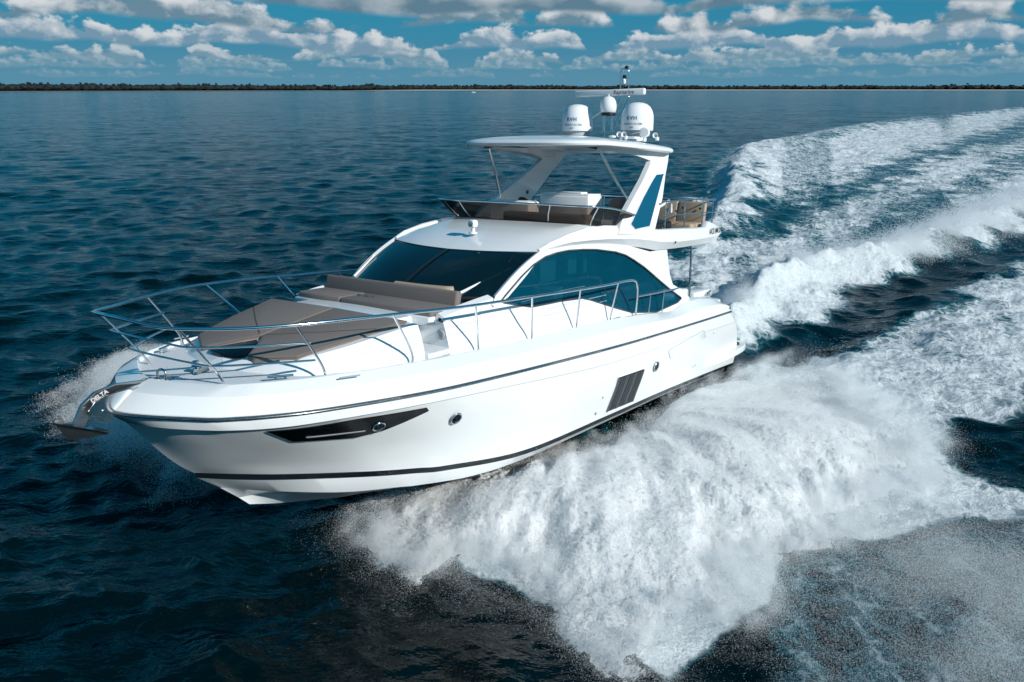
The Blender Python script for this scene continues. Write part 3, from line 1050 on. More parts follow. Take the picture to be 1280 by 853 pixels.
LEG = [(3.42, 5.47), (2.55, 5.47), (2.72, 5.25), (3.02, 4.95), (3.46, 4.43), (4.26, 3.72), (5.0, 3.70), (5.95, 3.74), (5.80, 3.92), (5.45, 4.17), (5.06, 4.39), (4.25, 4.84), (3.72, 5.18)]
INL = [(3.12, 4.97), (3.55, 4.95), (3.8, 4.83), (4.49, 4.45), (5.35, 3.92), (5.20, 3.80), (4.47, 3.83)]
for sgn in (1, -1):
    f_ = lambda x, z: (x, lean(z) * sgn, z)
    lg = MB()
    lg.panel(dense2(LEG, .15), [], lambda x, z: (x, (lean(z) - .06) * sgn, z), (0, .12, 0))
    lo_ = lg.build('arch_leg', M['gel'], Y, smooth=30)
    MB().panel(dense2(INL, .15), [], lambda x, z: (x, (lean(z) + .006) * sgn, z), (0, .012, 0)).build('glass_inlay', M['inlay'], lo_, smooth=30)
    it = MB()
    it.tube([(x, (lean(z) + .010) * sgn, z) for x, z in dense2(INL, .1)], .010, 6, closed=True)
    it.build('inlay_trim', M['white_plastic'], lo_, smooth=60)
    MB().lathe([(.05, 0), (.05, .02), (.03, .024)], (3.9, (lean(4.45) - .122) * sgn, 4.45), 14, axis=(0, -sgn, 0)).build('arch_speaker', M['darkgrey'], lo_)
    # beam under the hardtop from leg to forward strut
    bm_ = MB()
    R_ = []
    for x, zt, zb, y in ((6.0, 5.50, 5.46, 1.42), (5.2, 5.50, 5.42, 1.46), (4.3, 5.52, 5.36, 1.49), (3.7, 5.52, 5.27, 1.50), (3.2, 5.52, 5.25, 1.50)):
        R_.append([(x, (y + .05) * sgn, zt), (x, (y + .04) * sgn, zb), (x, (y - .18) * sgn, zb + .03), (x, (y - .22) * sgn, zt)])
    bm_.grid(R_, closed=True)
    bm_.build('hardtop_beam', M['gel'], Y)
    st = cr([(5.88, 1.42, 5.50), (5.42, 1.55, 4.95), (4.95, 1.74, 4.34)], 6)
    MB().tube([(x + .03 * math.sin(PI * i / 12), y * sgn, z) for i, (x, y, z) in enumerate(st)], .026, 10).build('hardtop_strut', M['steel'], Y, smooth=60)

# ---- hardtop
HO = [(6.98, 0, 0), (6.93, .80, 0), (6.76, 1.32, 0), (6.36, 1.64, 0), (5.7, 1.77, 0), (4.3, 1.80, 0), (3.1, 1.77, 0), (2.75, 1.70, 0), (2.52, 1.52, 0), (2.42, 1.1, 0), (2.38, 0, 0)]
ho = cr(HO, 5)
ho = ho + [(p[0], -p[1], p[2]) for p in ho[::-1][1:-1]]
cx = 4.6


def ht_ze(x):
    return float(np.interp(x, [2.3, 3, 4.5, 6, 7], [5.49, 5.50, 5.54, 5.57, 5.55]))


rings = []
prof = [(.0, -.015, 0), (.5, -.012, 0), (.90, -.01, 0), (.93, -.055, 0), (.975, -.055, 0), (.995, -.03, 0), (1.0, .005, 0), (.992, .04, 0), (.965, .07, 0), (.90, .10, 0), (.75, .145, 0), (.55, .18, 0), (.3, .205, 0), (.0, .215, 0)]
for s_, dz_, _ in prof:
    rings.append([(cx + (p[0] - cx) * max(s_, .001), p[1] * max(s_, .001), ht_ze(cx + (p[0] - cx) * s_) + dz_) for p in ho])
MB().grid(rings, closed=True).build('hardtop', M['gel'], Y, smooth=40, weld=True)

# ---- domes, radar, mast, lamps on the hardtop
DP = [(.30, 0), (.315, .02), (.315, .10), (.375, .13), (.385, .18), (.385, .42), (.375, .50), (.345, .60), (.29, .685), (.21, .745), (.11, .775), (.001, .785)]
for sgn in (1, -1):
    base_c = (2.98, .83 * sgn, 5.83)
    dm = MB().lathe(DP[3:], base_c, 40).build('satellite_dome', M['white_plastic'], Y, smooth=50)
    MB().lathe(DP[:4], base_c, 40).build('dome_base', M['grey'], dm)
    MB().lathe([(.24, -.12), (.24, .01)], base_c, 24).build('dome_plinth', M['gel'], dm)
    # small blue badge and lettering wrapped on the side that faces forward
    for word, size, zz, ang, m_ in (("KVH", .115, .40, .10, M['letter_blue']), ("TRACVISION", .060, .27, .16, M['letter_grey']), ("HD7", .045, .19, .12, M['letter_grey'])):
        ang0 = ang if sgn > 0 else ang + .05
        for i_, chh in enumerate(word):
            a_ = ang0 + (i_ - (len(word) - 1) / 2) * size * .78 / .385
            n2 = Vector((math.cos(a_), math.sin(a_), 0))
            text_obj('dome_lettering', chh, size, m_, tuple(Vector(base_c) + n2 * .3875 + Vector((0, 0, zz))), (-n2.y, n2.x, 0), (0, 0, 1), dm, .001, .002)
rd = MB().lathe([(.15, -.195), (.185, -.16), (.212, -.08), (.218, 0), (.205, .08), (.17, .15), (.11, .19), (.07, .20), (.07, .25)], (2.9, 0, 6.58), 32).build('radar_pedestal', M['white_plastic'], Y, smooth=50)
MB().lathe([(.15, -.25), (.18, -.235), (.18, -.195)], (2.9, 0, 6.58), 28).build('mounting_ring', M['black'], rd)
rb = MB().box((2.9, 0, 6.865), (.12, 1.92, .15), .03, seg=3).build('radar_scanner', M['white_plastic'], rd, smooth=50)
text_obj('scanner_lettering', 'Raymarine', .13, M['letter'], (2.962, .42, 6.863), (0, 1, 0), (0, 0, 1), rb, .001, .001)
lg = MB()
for y_ in (-.13, -.09, .09, .13):
    lg.tube([(2.9, y_, 5.75), (2.9, y_, 6.36)], .013, 8)
lg.build('radar_legs_frame', M['steel'], Y, smooth=60)
MB().tube([(2.9, -.16, 6.45), (2.9, -.80, 6.08)], .018, 8).build('radar_brace', M['white_plastic'], Y, smooth=60)
ms = MB()
for y_ in (-.115, .115):
    ms.tube(cr([(2.15, y_, 7.42), (2.12, y_, 7.0), (2.10, y_, 6.80), (2.62, y_, 6.24), (2.95, y_, 5.85)], 4), .016, 8)
ms.tube(cr([(2.15, -.115, 7.40), (2.15, -.08, 7.49), (2.15, .08, 7.49), (2.15, .115, 7.40)], 4), .016, 8)
for z_ in (7.12, 6.98):
    ms.tube([(2.13, -.115, z_), (2.13, .115, z_)], .012, 8)
ms_o = ms.build('signal_mast', M['steel'], Y, smooth=60)
MB().lathe([(.035, 0), (.045, .03), (.045, .10), (.02, .13)], (2.16, 0, 7.14), 14).build('mast_light', M['white_plastic'], ms_o)
MB().lathe([(.03, 0), (.05, .03), (.05, .06), (.02, .08)], (2.15, .05, 7.49), 12).build('mast_light', M['black'], ms_o)
MB().box((2.15, 0, 7.30), (.06, .09, .10), .015).build('mast_horn', M['black'], ms_o)
sp = MB().lathe([(.03, -.12), (.09, -.10), (.115, -.03), (.12, .03), (.105, .045)], (3.35, 1.22, 5.90), 24, axis=(.85, .35, .1)).build('searchlight', M['white_plastic'], Y, smooth=50)
MB().lathe([(.10, .036), (.09, .05), (.001, .055)], (3.35, 1.22, 5.90), 24, axis=(.85, .35, .1)).build('lens', M['lightgrey'], sp)
MB().lathe([(.05, -.16), (.035, -.1), (.03, 0)], (3.30, 1.20, 5.87), 14).build('bracket', M['white_plastic'], sp)
for x_, y_ in ((3.75, .80), (3.75, .92), (3.05, 1.38)):
    hn = MB().lathe([(.012, -.16), (.018, -.06), (.03, .04), (.06, .10), (.066, .105), (.05, .10), (.01, .0)], (x_, y_, 5.80 + .03), 18, axis=(.9, .2, .12)).build('air_horn', M['white_plastic'], Y, smooth=50)
    MB().box((x_ - .06, y_, 5.77), (.10, .06, .08), .015).build('horn_bracket', M['white_plastic'], hn)
ex = MB().box((3.55, 1.05, 5.775), (.28, .2, .05), .02)
ex.box((3.95, .70, 5.79), (.16, .12, .05), .02)
ex.build('cable_cover', M['white_plastic'], Y)

# searchlight on the brow
hl = MB().box((8.52, .2, 3.99), (.16, .15, .15), .045, seg=3).build('brow_searchlight', M['white_plastic'], Y, smooth=50)
MB().lathe([(.058, 0), (.058, .012), (.001, .014)], (8.60, .2, 3.99), 20, axis=(1, 0, 0)).build('lens', M['steel'], hl)
MB().lathe([(.085, 0), (.08, .025), (.04, .04), (.035, .14)], (8.52, .2, 3.80), 20).build('swivel_base', M['white_plastic'], hl)

# ---- flybridge furniture
hc = MB()
hc.box((4.3, -.15, 3.95), (.7, 1.35, .98), .06)
hc.box((4.30, -.15, 4.45), (.62, 1.28, .07), .025)
hc.box((4.45, .0, 4.50), (.3, .6, .05), .02)
hc.build('wet_bar', M['gel'], Y)
for sgn in (-1,):
    hs = MB().box((5.55, -.9, 3.95), (.5, 1.1, .75), .08).build('helm_console', M['gel'], Y)
    MB().lathe([(.16, 0), (.17, .01), (.16, .02)], (5.25, -.85, 4.25), 24, axis=(-.8, 0, .6)).build('steering_wheel', M['black'], hs)
MB().box((3.78, .88, 4.18), (.42, .42, .40), .09, rot=Matrix.Rotation(rad(12), 3, 'Y'), seg=3).build('fly_seat_cushion', M['taupe'], Y, smooth=50)
MB().box((3.6, 1.02, 3.92), (.30, .50, .75), .06).build('fly_seat_shell', M['black'], Y)
MB().box((5.4, 1.0, 3.62), (1.3, 1.0, .26), .06, seg=3).build('fly_bench', M['taupe'], Y, smooth=50)
MB().box((5.9, .2, 3.85), (.3, 2.2, .5), .07, seg=3).build('fly_bench_back', M['taupe'], Y, smooth=50)
for y_ in (1.33, .55):
    tn = MB().box((.80, y_ + .12, 3.92), (.13, .74, .66), .04, rot=Matrix.Rotation(rad(-10), 3, 'Y'), seg=3).build('tan_seat_back', M['tan'], Y, smooth=50)
    for dy in (-.24, .24):
        MB().lathe([(.03, 0), (.03, .012), (.01, .014)], (.86, y_ + .12 + dy, 4.08), 12, axis=(1, 0, .2)).build('button', M['black'], tn)
MB().box((1.25, 1.30, 3.60), (.8, 1.0, .26), .06, seg=3).build('aft_seat_cushion', M['tan'], Y, smooth=50)
MB().box((1.75, .75, 3.78), (.7, .10, .62), .04).build('aft_seat_side', M['black'], Y)
MB().box((2.6, .9, 3.68), (1.0, 1.2, .30), .08, seg=3).build('rattan_table', M['black'], Y)
MB().tube(cr([(3.3, 1.3, 4.02), (2.8, 1.3, 4.10), (2.2, 1.25, 4.20), (1.75, 1.2, 4.28), (1.55, 1.18, 4.18), (1.5, 1.17, 3.95)], 5), .035, 8).build('seat_piping', M['white_plastic'], Y, smooth=60)
MB().box((2.5, -1.2, 3.75), (1.6, .9, .5), .08).build('fly_locker', M['gel'], Y)

# ---- aft rail of the flybridge
for sgn in (1, -1):
    ar = MB()
    ar.tube(cr([(3.75, 1.98 * sgn, 4.35), (2.0, 1.99 * sgn, 4.36), (.75, 1.98 * sgn, 4.33), (.48, 1.93 * sgn, 4.31), (.40, 1.78 * sgn, 4.30), (.40, 1.0 * sgn, 4.30), (.40, 0, 4.30)], 6), .019, 8)
    ar.tube(cr([(3.65, 1.98 * sgn, 4.02), (2.0, 1.99 * sgn, 4.02), (.75, 1.98 * sgn, 4.0), (.48, 1.93 * sgn, 3.99), (.40, 1.78 * sgn, 3.98), (.40, 0, 3.98)], 6), .012, 8)
    aro = ar.build('fly_rail', M['steel'], Y, smooth=60)
    for x_, y_, zb in ((3.60, 1.98, 3.70), (2.50, 1.98, 3.66), (1.40, 1.98, 3.64), (.42, 1.86, 3.60), (.40, 1.40, 3.60), (.40, .6, 3.60)):
        MB().tube([(x_, y_ * sgn, zb), (x_, y_ * sgn, 4.33 if x_ > .5 else 4.30)], .017, 8).build('rail_post', M['steel'], aro, smooth=60)
    MB().tube([(3.65, 1.93 * sgn, 3.70), (3.2, 1.93 * sgn, 4.33)], .014, 8).build('rail_post', M['darkgrey'], aro, smooth=60)
    MB().tube([(1.92, 1.96 * sgn, 3.23), (1.92, 1.99 * sgn, 1.88)], .026, 12).build('wing_support_pole', M['steel'], Y, smooth=60)

# ---- bow rail
TOP = [(15.74, 0, 3.20), (15.70, .35, 3.185), (15.57, .68, 3.13), (15.36, .95, 3.09), (14.85, 1.34, 3.06), (14.18, 1.72, 3.055), (13.55, 1.97, 3.06), (12.85, 2.17, 3.055), (11.48, 2.36, 3.005), (9.85, 2.38, 2.945), (8.35, 2.37, 2.88), (6.95, 2.36, 2.83), (6.2, 2.35, 2.82), (5.75, 2.33, 2.78), (5.56, 2.31, 2.66), (5.42, 2.26, 2.40), (5.22, 2.14, 1.96)]
MIDR = [(15.52, 0, 2.92), (15.48, .36, 2.905), (15.35, .68, 2.86), (15.14, .94, 2.81), (14.55, 1.36, 2.785), (13.93, 1.70, 2.77)]
LOWR = [(15.28, 0, 2.63), (15.23, .38, 2.615), (15.09, .70, 2.57), (14.89, .93, 2.52), (14.40, 1.34, 2.52), (13.86, 1.70, 2.52)]
for sgn in (1, -1):
    rl = MB()
    rl.tube([(x, y * sgn, z) for x, y, z in cr(TOP, 6)], .0235, 10)
    for L in (MIDR, LOWR):
        rl.tube([(x, y * sgn, z) for x, y, z in cr(L, 6)], .016, 8)
    rlo = rl.build('bow_rail', M['steel'], Y, smooth=60)
    POSTS = [((14.71, .87, 2.13), (14.78, .89, 2.35), (15.36, .95, 3.09)), ((13.68, 1.66, 2.15), (13.72, 1.68, 2.40), (14.18, 1.72, 3.055)), ((12.21, 1.92, 2.12), (12.24, 1.95, 2.38), (12.85, 2.17, 3.055)), ((10.73, 2.05, 2.06), (10.77, 2.07, 2.3), (11.2, 2.345, 2.99)), ((9.21, 2.08, 2.0), (9.24, 2.10, 2.22), (9.66, 2.37, 2.93)), ((7.67, 2.09, 1.95), (7.69, 2.11, 2.15), (8.02, 2.36, 2.865)), ((6.31, 2.10, 1.9), (6.33, 2.12, 2.08), (6.50, 2.35, 2.82))]
    for b_, m_, t_ in POSTS:
        po_ = MB().tube([(p[0], p[1] * sgn, p[2]) for p in cr([b_, m_, t_], 5)], .018, 8).build('stanchion', M['steel'], rlo, smooth=60)
        MB().lathe([(.038, 0), (.03, .05), (.022, .09)], (b_[0], b_[1] * sgn, b_[2] + .0), 12).build('stanchion_base', M['steel_dark'], po_)
    # gate rail by the side door
    gt = MB()
    gt.tube([(5.30, 2.22 * sgn, 2.38), (4.3, 2.22 * sgn, 2.34), (3.25, 2.18 * sgn, 2.30), (2.9, 2.14 * sgn, 2.29)], .019, 8)
    gto = gt.build('side_gate_rail', M['steel'], Y, smooth=60)
    for x_ in (4.66, 3.95):
        MB().tube([(x_ - .05, 2.16 * sgn, 1.78), (x_, 2.21 * sgn, 2.35)], .014, 8).build('rail_post', M['steel'], gto, smooth=60)
    # handrail along the cabin window
    hr = MB()
    hr.tube(cr([(9.3, (y_side(9.3, 2.75) + .07) * sgn, 2.74), (8.2, (y_side(8, 2.8) + .07) * sgn, 2.80), (7.2, (y_side(7, 2.8) + .07) * sgn, 2.80)], 4), .009, 8)
    hr.build('window_handrail', M['steel'], Y, smooth=60)

# ---- cleats
def cleat(c, d, name='mooring_cleat'):
    c = Vector(c)
    d = Vector(d).normalized()
    mb = MB()
    mb.tube([c - d * .17 + Vector((0, 0, .075)), c + d * .17 + Vector((0, 0, .075))], .017, 10)
    for s_ in (-.065, .065):
        mb.tube([c + d * s_, c + d * s_ + Vector((0, 0, .075))], .015, 8)
    mb.box(tuple(c), (.24, .05, .012), .004, rot=Matrix.Rotation(math.atan2(d.y, d.x), 3, 'Z'))
    return mb.build(name, M['steel'], Y, smooth=50)


for sgn in (1, -1):
    cleat((14.18, 1.36 * sgn, 2.235), (-.8, .45 * sgn, 0))
    cleat((5.95, 2.05 * sgn, 1.90), (1, 0, 0))
    cleat((.55, 1.95 * sgn, 1.80), (1, .05, -.15))

# ---- windlass, chain and fittings on the foredeck
wl = MB().lathe([(.085, 0), (.085, .03), (.055, .05), (.045, .13), (.06, .15), (.075, .17), (.06, .19), (.02, .20)], (14.62, .14, 2.17), 24).build('windlass', M['steel'], Y, smooth=50)
MB().box((14.55, .14, 2.20), (.34, .18, .08), .03).build('windlass_housing', M['black'], wl)
MB().lathe([(.10, -.05), (.10, .05)], (14.55, .14, 2.24), 20, axis=(0, 1, 0)).build('gypsy', M['steel_dark'], wl)
chn = MB()
for k in range(26):
    t = k / 25
    c = Vector((14.66, .1, 2.21)).lerp(Vector((15.30, .0, 2.28)), t)
    dirc = Vector((.66, -.1, .05)).normalized()
    up_ = Vector((0, 0, 1)) if k % 2 else Vector((0, 1, 0))
    pts = [c + dirc * (.019 * math.cos(a)) + up_ * (.011 * math.sin(a)) for a in [2 * PI * q / 10 for q in range(10)]]
    chn.tube(pts, .005, 5, closed=True)
chn.build('anchor_chain', M['galv'], Y, smooth=60)
MB().lathe([(.05, 0), (.045, .012), (.02, .016)], (14.42, .52, 2.20), 18).build('deck_filler', M['steel'], Y)
MB().lathe([(.04, 0), (.05, .02), (.05, .11), (.03, .12)], (14.35, -.30, 2.18), 18).build('wash_down_tap', M['steel'], Y)
sh = MB()
sh.tube(cr([(15.12, .20, 2.24), (15.12, .20, 2.36), (15.14, .14, 2.40), (15.16, .08, 2.36), (15.16, .08, 2.24)], 5), .016, 8)
sh.build('chain_stopper_loop', M['steel_dark'], Y, smooth=60)
MB().box((14.95, .12, 2.20), (.18, .12, .07), .02).build('chain_stopper', M['steel'], Y)
MB().lathe([(.05, 0), (.05, .03), (.02, .04)], (14.40, .75, 2.20), 14).build('foot_switch', M['black'], Y)
MB().lathe([(.05, 0), (.05, .03), (.02, .04)], (14.30, .62, 2.20), 14).build('foot_switch', M['black'], Y)

# ---- bow roller and anchor
ro = MB()
for y_ in (-.10, .10):
    R_ = [(15.22, 2.14), (15.20, 2.20), (15.55, 2.22), (15.90, 2.20), (16.04, 2.14), (16.12, 2.05), (16.02, 1.90), (15.88, 1.84), (15.76, 1.94), (15.6, 2.12), (15.4, 2.14)]
    ro.panel([(x, z) for x, z in R_], [], lambda x, z: (x, y_, z), (0, .014, 0))
ro.box((15.45, 0, 2.17), (.5, .2, .02), .004)
roo = ro.build('bow_roller', M['steel'], Y, smooth=30)
MB().lathe([(.06, -.095), (.035, -.02), (.035, .02), (.06, .095)], (16.00, 0, 2.06), 20, axis=(0, 1, 0)).build('roller_wheel', M['black'], roo)
MB().lathe([(.03, -.12), (.03, .12)], (15.93, 0, 2.0), 14, axis=(0, 1, 0)).build('roller_pin', M['steel'], roo)
an = MB()
shank = [(15.22, 2.20), (15.24, 2.26), (15.70, 2.30), (15.98, 2.25), (16.16, 2.12), (16.26, 1.94), (16.30, 1.80), (16.18, 1.76), (16.10, 1.92), (16.02, 2.05), (15.88, 2.15), (15.65, 2.20)]
an.panel(shank, [], lambda x, z: (x, 0, z), (0, .045, 0))
ano = an.build('anchor', M['galv'], Y, smooth=30)
flk = MB()
flk.add([(16.50, 0, 1.98), (16.30, 0, 1.80), (15.96, .22, 1.76), (16.08, .27, 1.82), (15.96, -.22, 1.76), (16.08, -.27, 1.82), (15.82, 0, 1.70), (16.34, 0, 1.71), (16.48, 0, 1.94), (15.95, .20, 1.73), (15.95, -.20, 1.73)],
        [(0, 1, 2, 3), (0, 5, 4, 1), (1, 6, 2), (1, 4, 6), (8, 3, 9, 7), (8, 7, 10, 5), (7, 9, 6), (7, 6, 10), (3, 2, 9), (5, 10, 4), (2, 6, 9), (4, 10, 6)])
flk.build('fluke', M['galv'], ano, smooth=0)
MB().box((16.42, -.05, 1.96), (.12, .07, .09), .03).build('fluke_tip', M['darkgrey'], ano)
blk = MB()
blk.panel([(15.35, 2.235), (15.70, 2.285), (15.97, 2.235), (16.15, 2.11), (16.05, 2.07), (15.90, 2.165), (15.66, 2.215)], [], lambda x, z: (x, .026, z), (0, .004, 0))
blk.build('shank_label', M['black'], ano)
text_obj('anchor_lettering', 'DELTA', .078, M['letter_white'], (15.93, .030, 2.19), (-1, 0, .42), (.4, 0, 1), ano, .001, .003)

# ================================================================== THE SEA
FWD = np.array([-0.57729664, -0.81245824]); FWD /= np.linalg.norm(FWD)
PORT = np.array([-FWD[1], FWD[0]]) * 1.0
if PORT[0] < 0:
    PORT = -PORT
BT = np.array([BOAT_T.x, BOAT_T.y])


def hash2(ix, iy, seed):
    h = (ix.astype(np.int64) * 374761393 + iy.astype(np.int64) * 668265263 + seed * 974634777) & 0xFFFFFFFF
    h = ((h ^ (h >> 13)) * 1274126177) & 0xFFFFFFFF
    return ((h ^ (h >> 16)) & 0xFFFFFF) / float(0xFFFFFF)


def vnoise(x, y, seed=0):
    ix, iy = np.floor(x), np.floor(y)
    fx, fy = x - ix, y - iy
    fx, fy = fx * fx * (3 - 2 * fx), fy * fy * (3 - 2 * fy)
    a, b = hash2(ix, iy, seed), hash2(ix + 1, iy, seed)
    c, d = hash2(ix, iy + 1, seed), hash2(ix + 1, iy + 1, seed)
    return a + (b - a) * fx + (c - a) * fy + (a - b - c + d) * fx * fy


def fbm(x, y, octv=4, seed=0, gain=.5):
    s, a, t = 0, 1.0, 0
    for k in range(octv):
        s = s + a * vnoise(x * 2 ** k + 17.3 * k, y * 2 ** k - 9.1 * k, seed + k)
        t += a
        a *= gain
    return s / t


def sstep(v, lo, hi):
    t = np.clip((v - lo) / (hi - lo), 0, 1)
    return t * t * (3 - 2 * t)


def poly_sd(x, y, P):
    """signed distance to polygon, positive inside"""
    P = np.asarray(P, float)
    d = np.full(x.shape, 1e18)
    inside = np.zeros(x.shape, bool)
    n = len(P)
    for i in range(n):
        a, b = P[i], P[(i + 1) % n]
        ex, ey = b - a
        wx, wy = x - a[0], y - a[1]
        t = np.clip((wx * ex + wy * ey) / (ex * ex + ey * ey + 1e-12), 0, 1)
        d = np.minimum(d, (wx - ex * t) ** 2 + (wy - ey * t) ** 2)
        c = (a[1] > y) != (b[1] > y)
        with np.errstate(divide='ignore', invalid='ignore'):
            xi = (b[0] - a[0]) * (y - a[1]) / (b[1] - a[1] + 1e-12) + a[0]
        inside ^= c & (x < xi)
    d = np.sqrt(d)
    return np.where(inside, d, -d)


def line_d(x, y, P):
    """distance to a polyline, and the side (left positive)"""
    P = np.asarray(P, float)
    best = np.full(x.shape, 1e18)
    side = np.zeros(x.shape)
    arc = np.zeros(x.shape)
    s0 = 0
    for i in range(len(P) - 1):
        a, b = P[i], P[i + 1]
        e = b - a
        L = np.hypot(*e)
        wx, wy = x - a[0], y - a[1]
        t = np.clip((wx * e[0] + wy * e[1]) / (L * L), 0, 1)
        d = (wx - e[0] * t) ** 2 + (wy - e[1] * t) ** 2
        m_ = d < best
        best = np.where(m_, d, best)
        cr_ = (e[0] * wy - e[1] * wx) / L
        side = np.where(m_, cr_, side)
        arc = np.where(m_, s0 + t * L, arc)
        s0 += L
    return np.sqrt(best), side, arc


# the wake, in metres on the water
FOAM_A = [(12.57, 57.0), (16.36, 63.6), (19.49, 69.35), (30.74, 110.3), (38.59, 124.1), (42.76, 122.2), (64.4, 158.5), (95.6, 202.2), (136.1, 252.5), (215.1, 350), (87.9, 141.7), (55.8, 105.9), (36.5, 83.5), (26.9, 68.7), (17.7, 53.0), (13.98, 43.0), (12.76, 43.8)]
FOAM_B = [(4.9, 22.6), (5.93, 23.9), (7.63, 27.8), (9.56, 32.2), (12.07, 37.2), (15.84, 43.8), (22.96, 54.95), (37.0, 76.9), (55.6, 101.8), (102, 165), (60, 88), (32.9, 59.2), (24.76, 49.6), (18.34, 41.3), (14.07, 34.5), (10.55, 28.4), (7.43, 22.76)]
FOAM_C = [(6.3, 23.6), (8.42, 28.94), (11.0, 33.7), (14.16, 37.55), (18.0, 40.0), (22.28, 43.27), (30.76, 52.3), (48, 72), (46, 64), (28.3, 44.03), (21.4, 38.5), (18.14, 35.4), (14.42, 32.0), (11.2, 27.0), (7.49, 23.2)]
FOAM_D = [(5.71, 20.67), (7.45, 22.02), (10.32, 23.4), (14.16, 26.9), (17.69, 30.4), (25, 38), (24, 31), (14.4, 19.6), (11.63, 17.3), (10.36, 17.37), (9.28, 15.65), (9.74, 14.37), (11.0, 14.3), (12.6, 14.9), (12.0, 13.0), (9.2, 12.7), (7.69, 12.84), (6.59, 12.98), (4.56, 11.67), (3.81, 12.98)]
FOAM_E = [(-3.48, 12.84), (-2.46, 13.72), (-0.65, 14.55), (1.05, 16.05), (5.71, 20.67), (10.7, 22.02), (8.71, 14.55), (7.69, 12.84), (4.99, 12.17), (4.26, 10.38), (2.27, 8.95), (1.6, 9.64), (0.12, 10.68), (-0.51, 10.99), (-2.18, 11.92)]
FOAM_F = [(4.63, 11.92), (6.61, 12.7), (9.37, 12.98), (13, 13), (12, 7), (5.43, 7.5), (3.3, 8.0), (3.83, 10.18)]
LANE1 = [(12.1, 41.3), (13.8, 45.1), (18.8, 52.3), (26.4, 63.6), (38.1, 80.9), (59.4, 108.8), (92.8, 149.6), (180, 270)]
LANE2 = [(11.6, 33.0), (13.3, 35.4), (19.6, 43.3), (31.7, 59.2), (53.5, 85.3), (90, 130)]
WAKE = [(4.9, 24), (7, 36), (11.6, 52.3), (13.3, 57.9), (16.1, 62.6), (17.5, 63.6), (21.6, 76.9), (24.9, 90.2), (32.7, 115.1), (34.8, 113.5), (39.8, 113.5), (50.7, 132.3), (72.6, 165.0), (104.0, 207.4), (215.1, 350.2), (150, 190), (60, 78), (28.3, 44.0), (15, 35), (7.7, 24)]
FACE = [(20.1, 70.0), (21.6, 71.9), (17.5, 52.3), (15.8, 45.1), (13.8, 41.3), (15.1, 49.6)]
RIDGE = [(7.0, 24.6), (9.44, 29.55), (12.4, 33.2), (15.9, 35.4), (19.68, 38.4), (26.86, 45.9), (34, 53), (60, 82)]
CREST = [(11.5, 45.0), (16.5, 60), (21, 76), (31, 106), (42, 122), (66, 160), (98, 204), (140, 257), (220, 357)]
TROUGH = [(8.2, 22.4), (11.6, 26.6), (15.2, 31.0), (20.5, 35.2), (27, 41), (36, 48)]


def wake_fields(x, y):
    r = np.hypot(x, y)
    soft = np.clip(r * .012, .12, 3.0)
    wobx = (fbm(x / 2.2, y / 2.2, 3, 5) - .5) * soft * 7
    woby = (fbm(x / 2.2, y / 2.2, 3, 9) - .5) * soft * 7
    xx, yy = x + wobx, y + woby
    f = np.zeros_like(x)
    for P, amt, k in ((FOAM_A, 1.0, 2.2), (FOAM_B, .66, 2.5), (FOAM_C, .97, 1.6), (FOAM_D, .84, 1.8), (FOAM_E, 1.0, 1.5), (FOAM_F, .26, 5.0)):
        d = poly_sd(xx, yy, P)
        if P is FOAM_A:
            amt = .95 * np.exp(-np.clip(r - 80, 0, 999) / 420)
        f = np.maximum(f, amt * sstep(d / (soft * k), -.4, 1.0))
    # the outer wave carries its brightest foam on the breaking crest
    dc, sc_, _ = line_d(x, y, CREST)
    w = np.clip(r * .035, 1.0, 7)
    f = np.maximum(f, .88 * np.exp(-(dc / (w * .8)) ** 2) * sstep(r, 44, 70) * np.exp(-np.clip(r - 100, 0, 999) / 160))
    dW = poly_sd(xx, yy, WAKE)
    f = np.maximum(f, (.80 + .16 * np.exp(-((r - 85) / 40) ** 2)) * sstep(dW / (soft * 2.0), -.4, 1.0))
    d1, _, _ = line_d(xx, yy, LANE1)
    d2, _, _ = line_d(xx, yy, LANE2)
    f = f * (1 - .68 * np.exp(-(d1 / (r * .024 + .3)) ** 2) * (f < .97))
    f = f * (1 - .55 * np.exp(-(d2 / (r * .026 + .2)) ** 2) * (f < .97))
    dR, _, _ = line_d(xx, yy, RIDGE)
    f = np.maximum(f, 1.0 * np.exp(-(dR / (r * .030 + .35)) ** 2))
    dFc = poly_sd(xx, yy, FACE)
    f = f * (1 - .75 * sstep(dFc / r * 30, -.4, .6))
    fl_ = fbm(x / (r * .03 + .2), y / (r * .055 + .3), 4, 31)
    f = f * (1 - .34 * sstep(fl_, .50, .68) * sstep(r, 22, 32) * (f < .97))
    dt_, st_, _ = line_d(x, y, TROUGH)
    f = f * (1 - .72 * np.exp(-(dt_ / np.clip(r * .022, .45, 1.3)) ** 2))
    d_dark = poly_sd(xx, yy, [(9.6, 17.0), (11.4, 16.6), (13.4, 17.0), (13, 15.3), (10.8, 14.75), (9.5, 15.3)])
    f = f * (1 - .97 * sstep(d_dark, -.2, .35))
    # the lee of the hull stays dark
    rel = np.stack([x - BT[0], y - BT[1]], -1)
    u, wv = rel @ FWD, rel @ PORT
    hull_in = (u > -1.5) & (u < 12) & (np.abs(wv) < 2.2)
    f = np.where(hull_in, f * .2, f)
    return f, u, wv


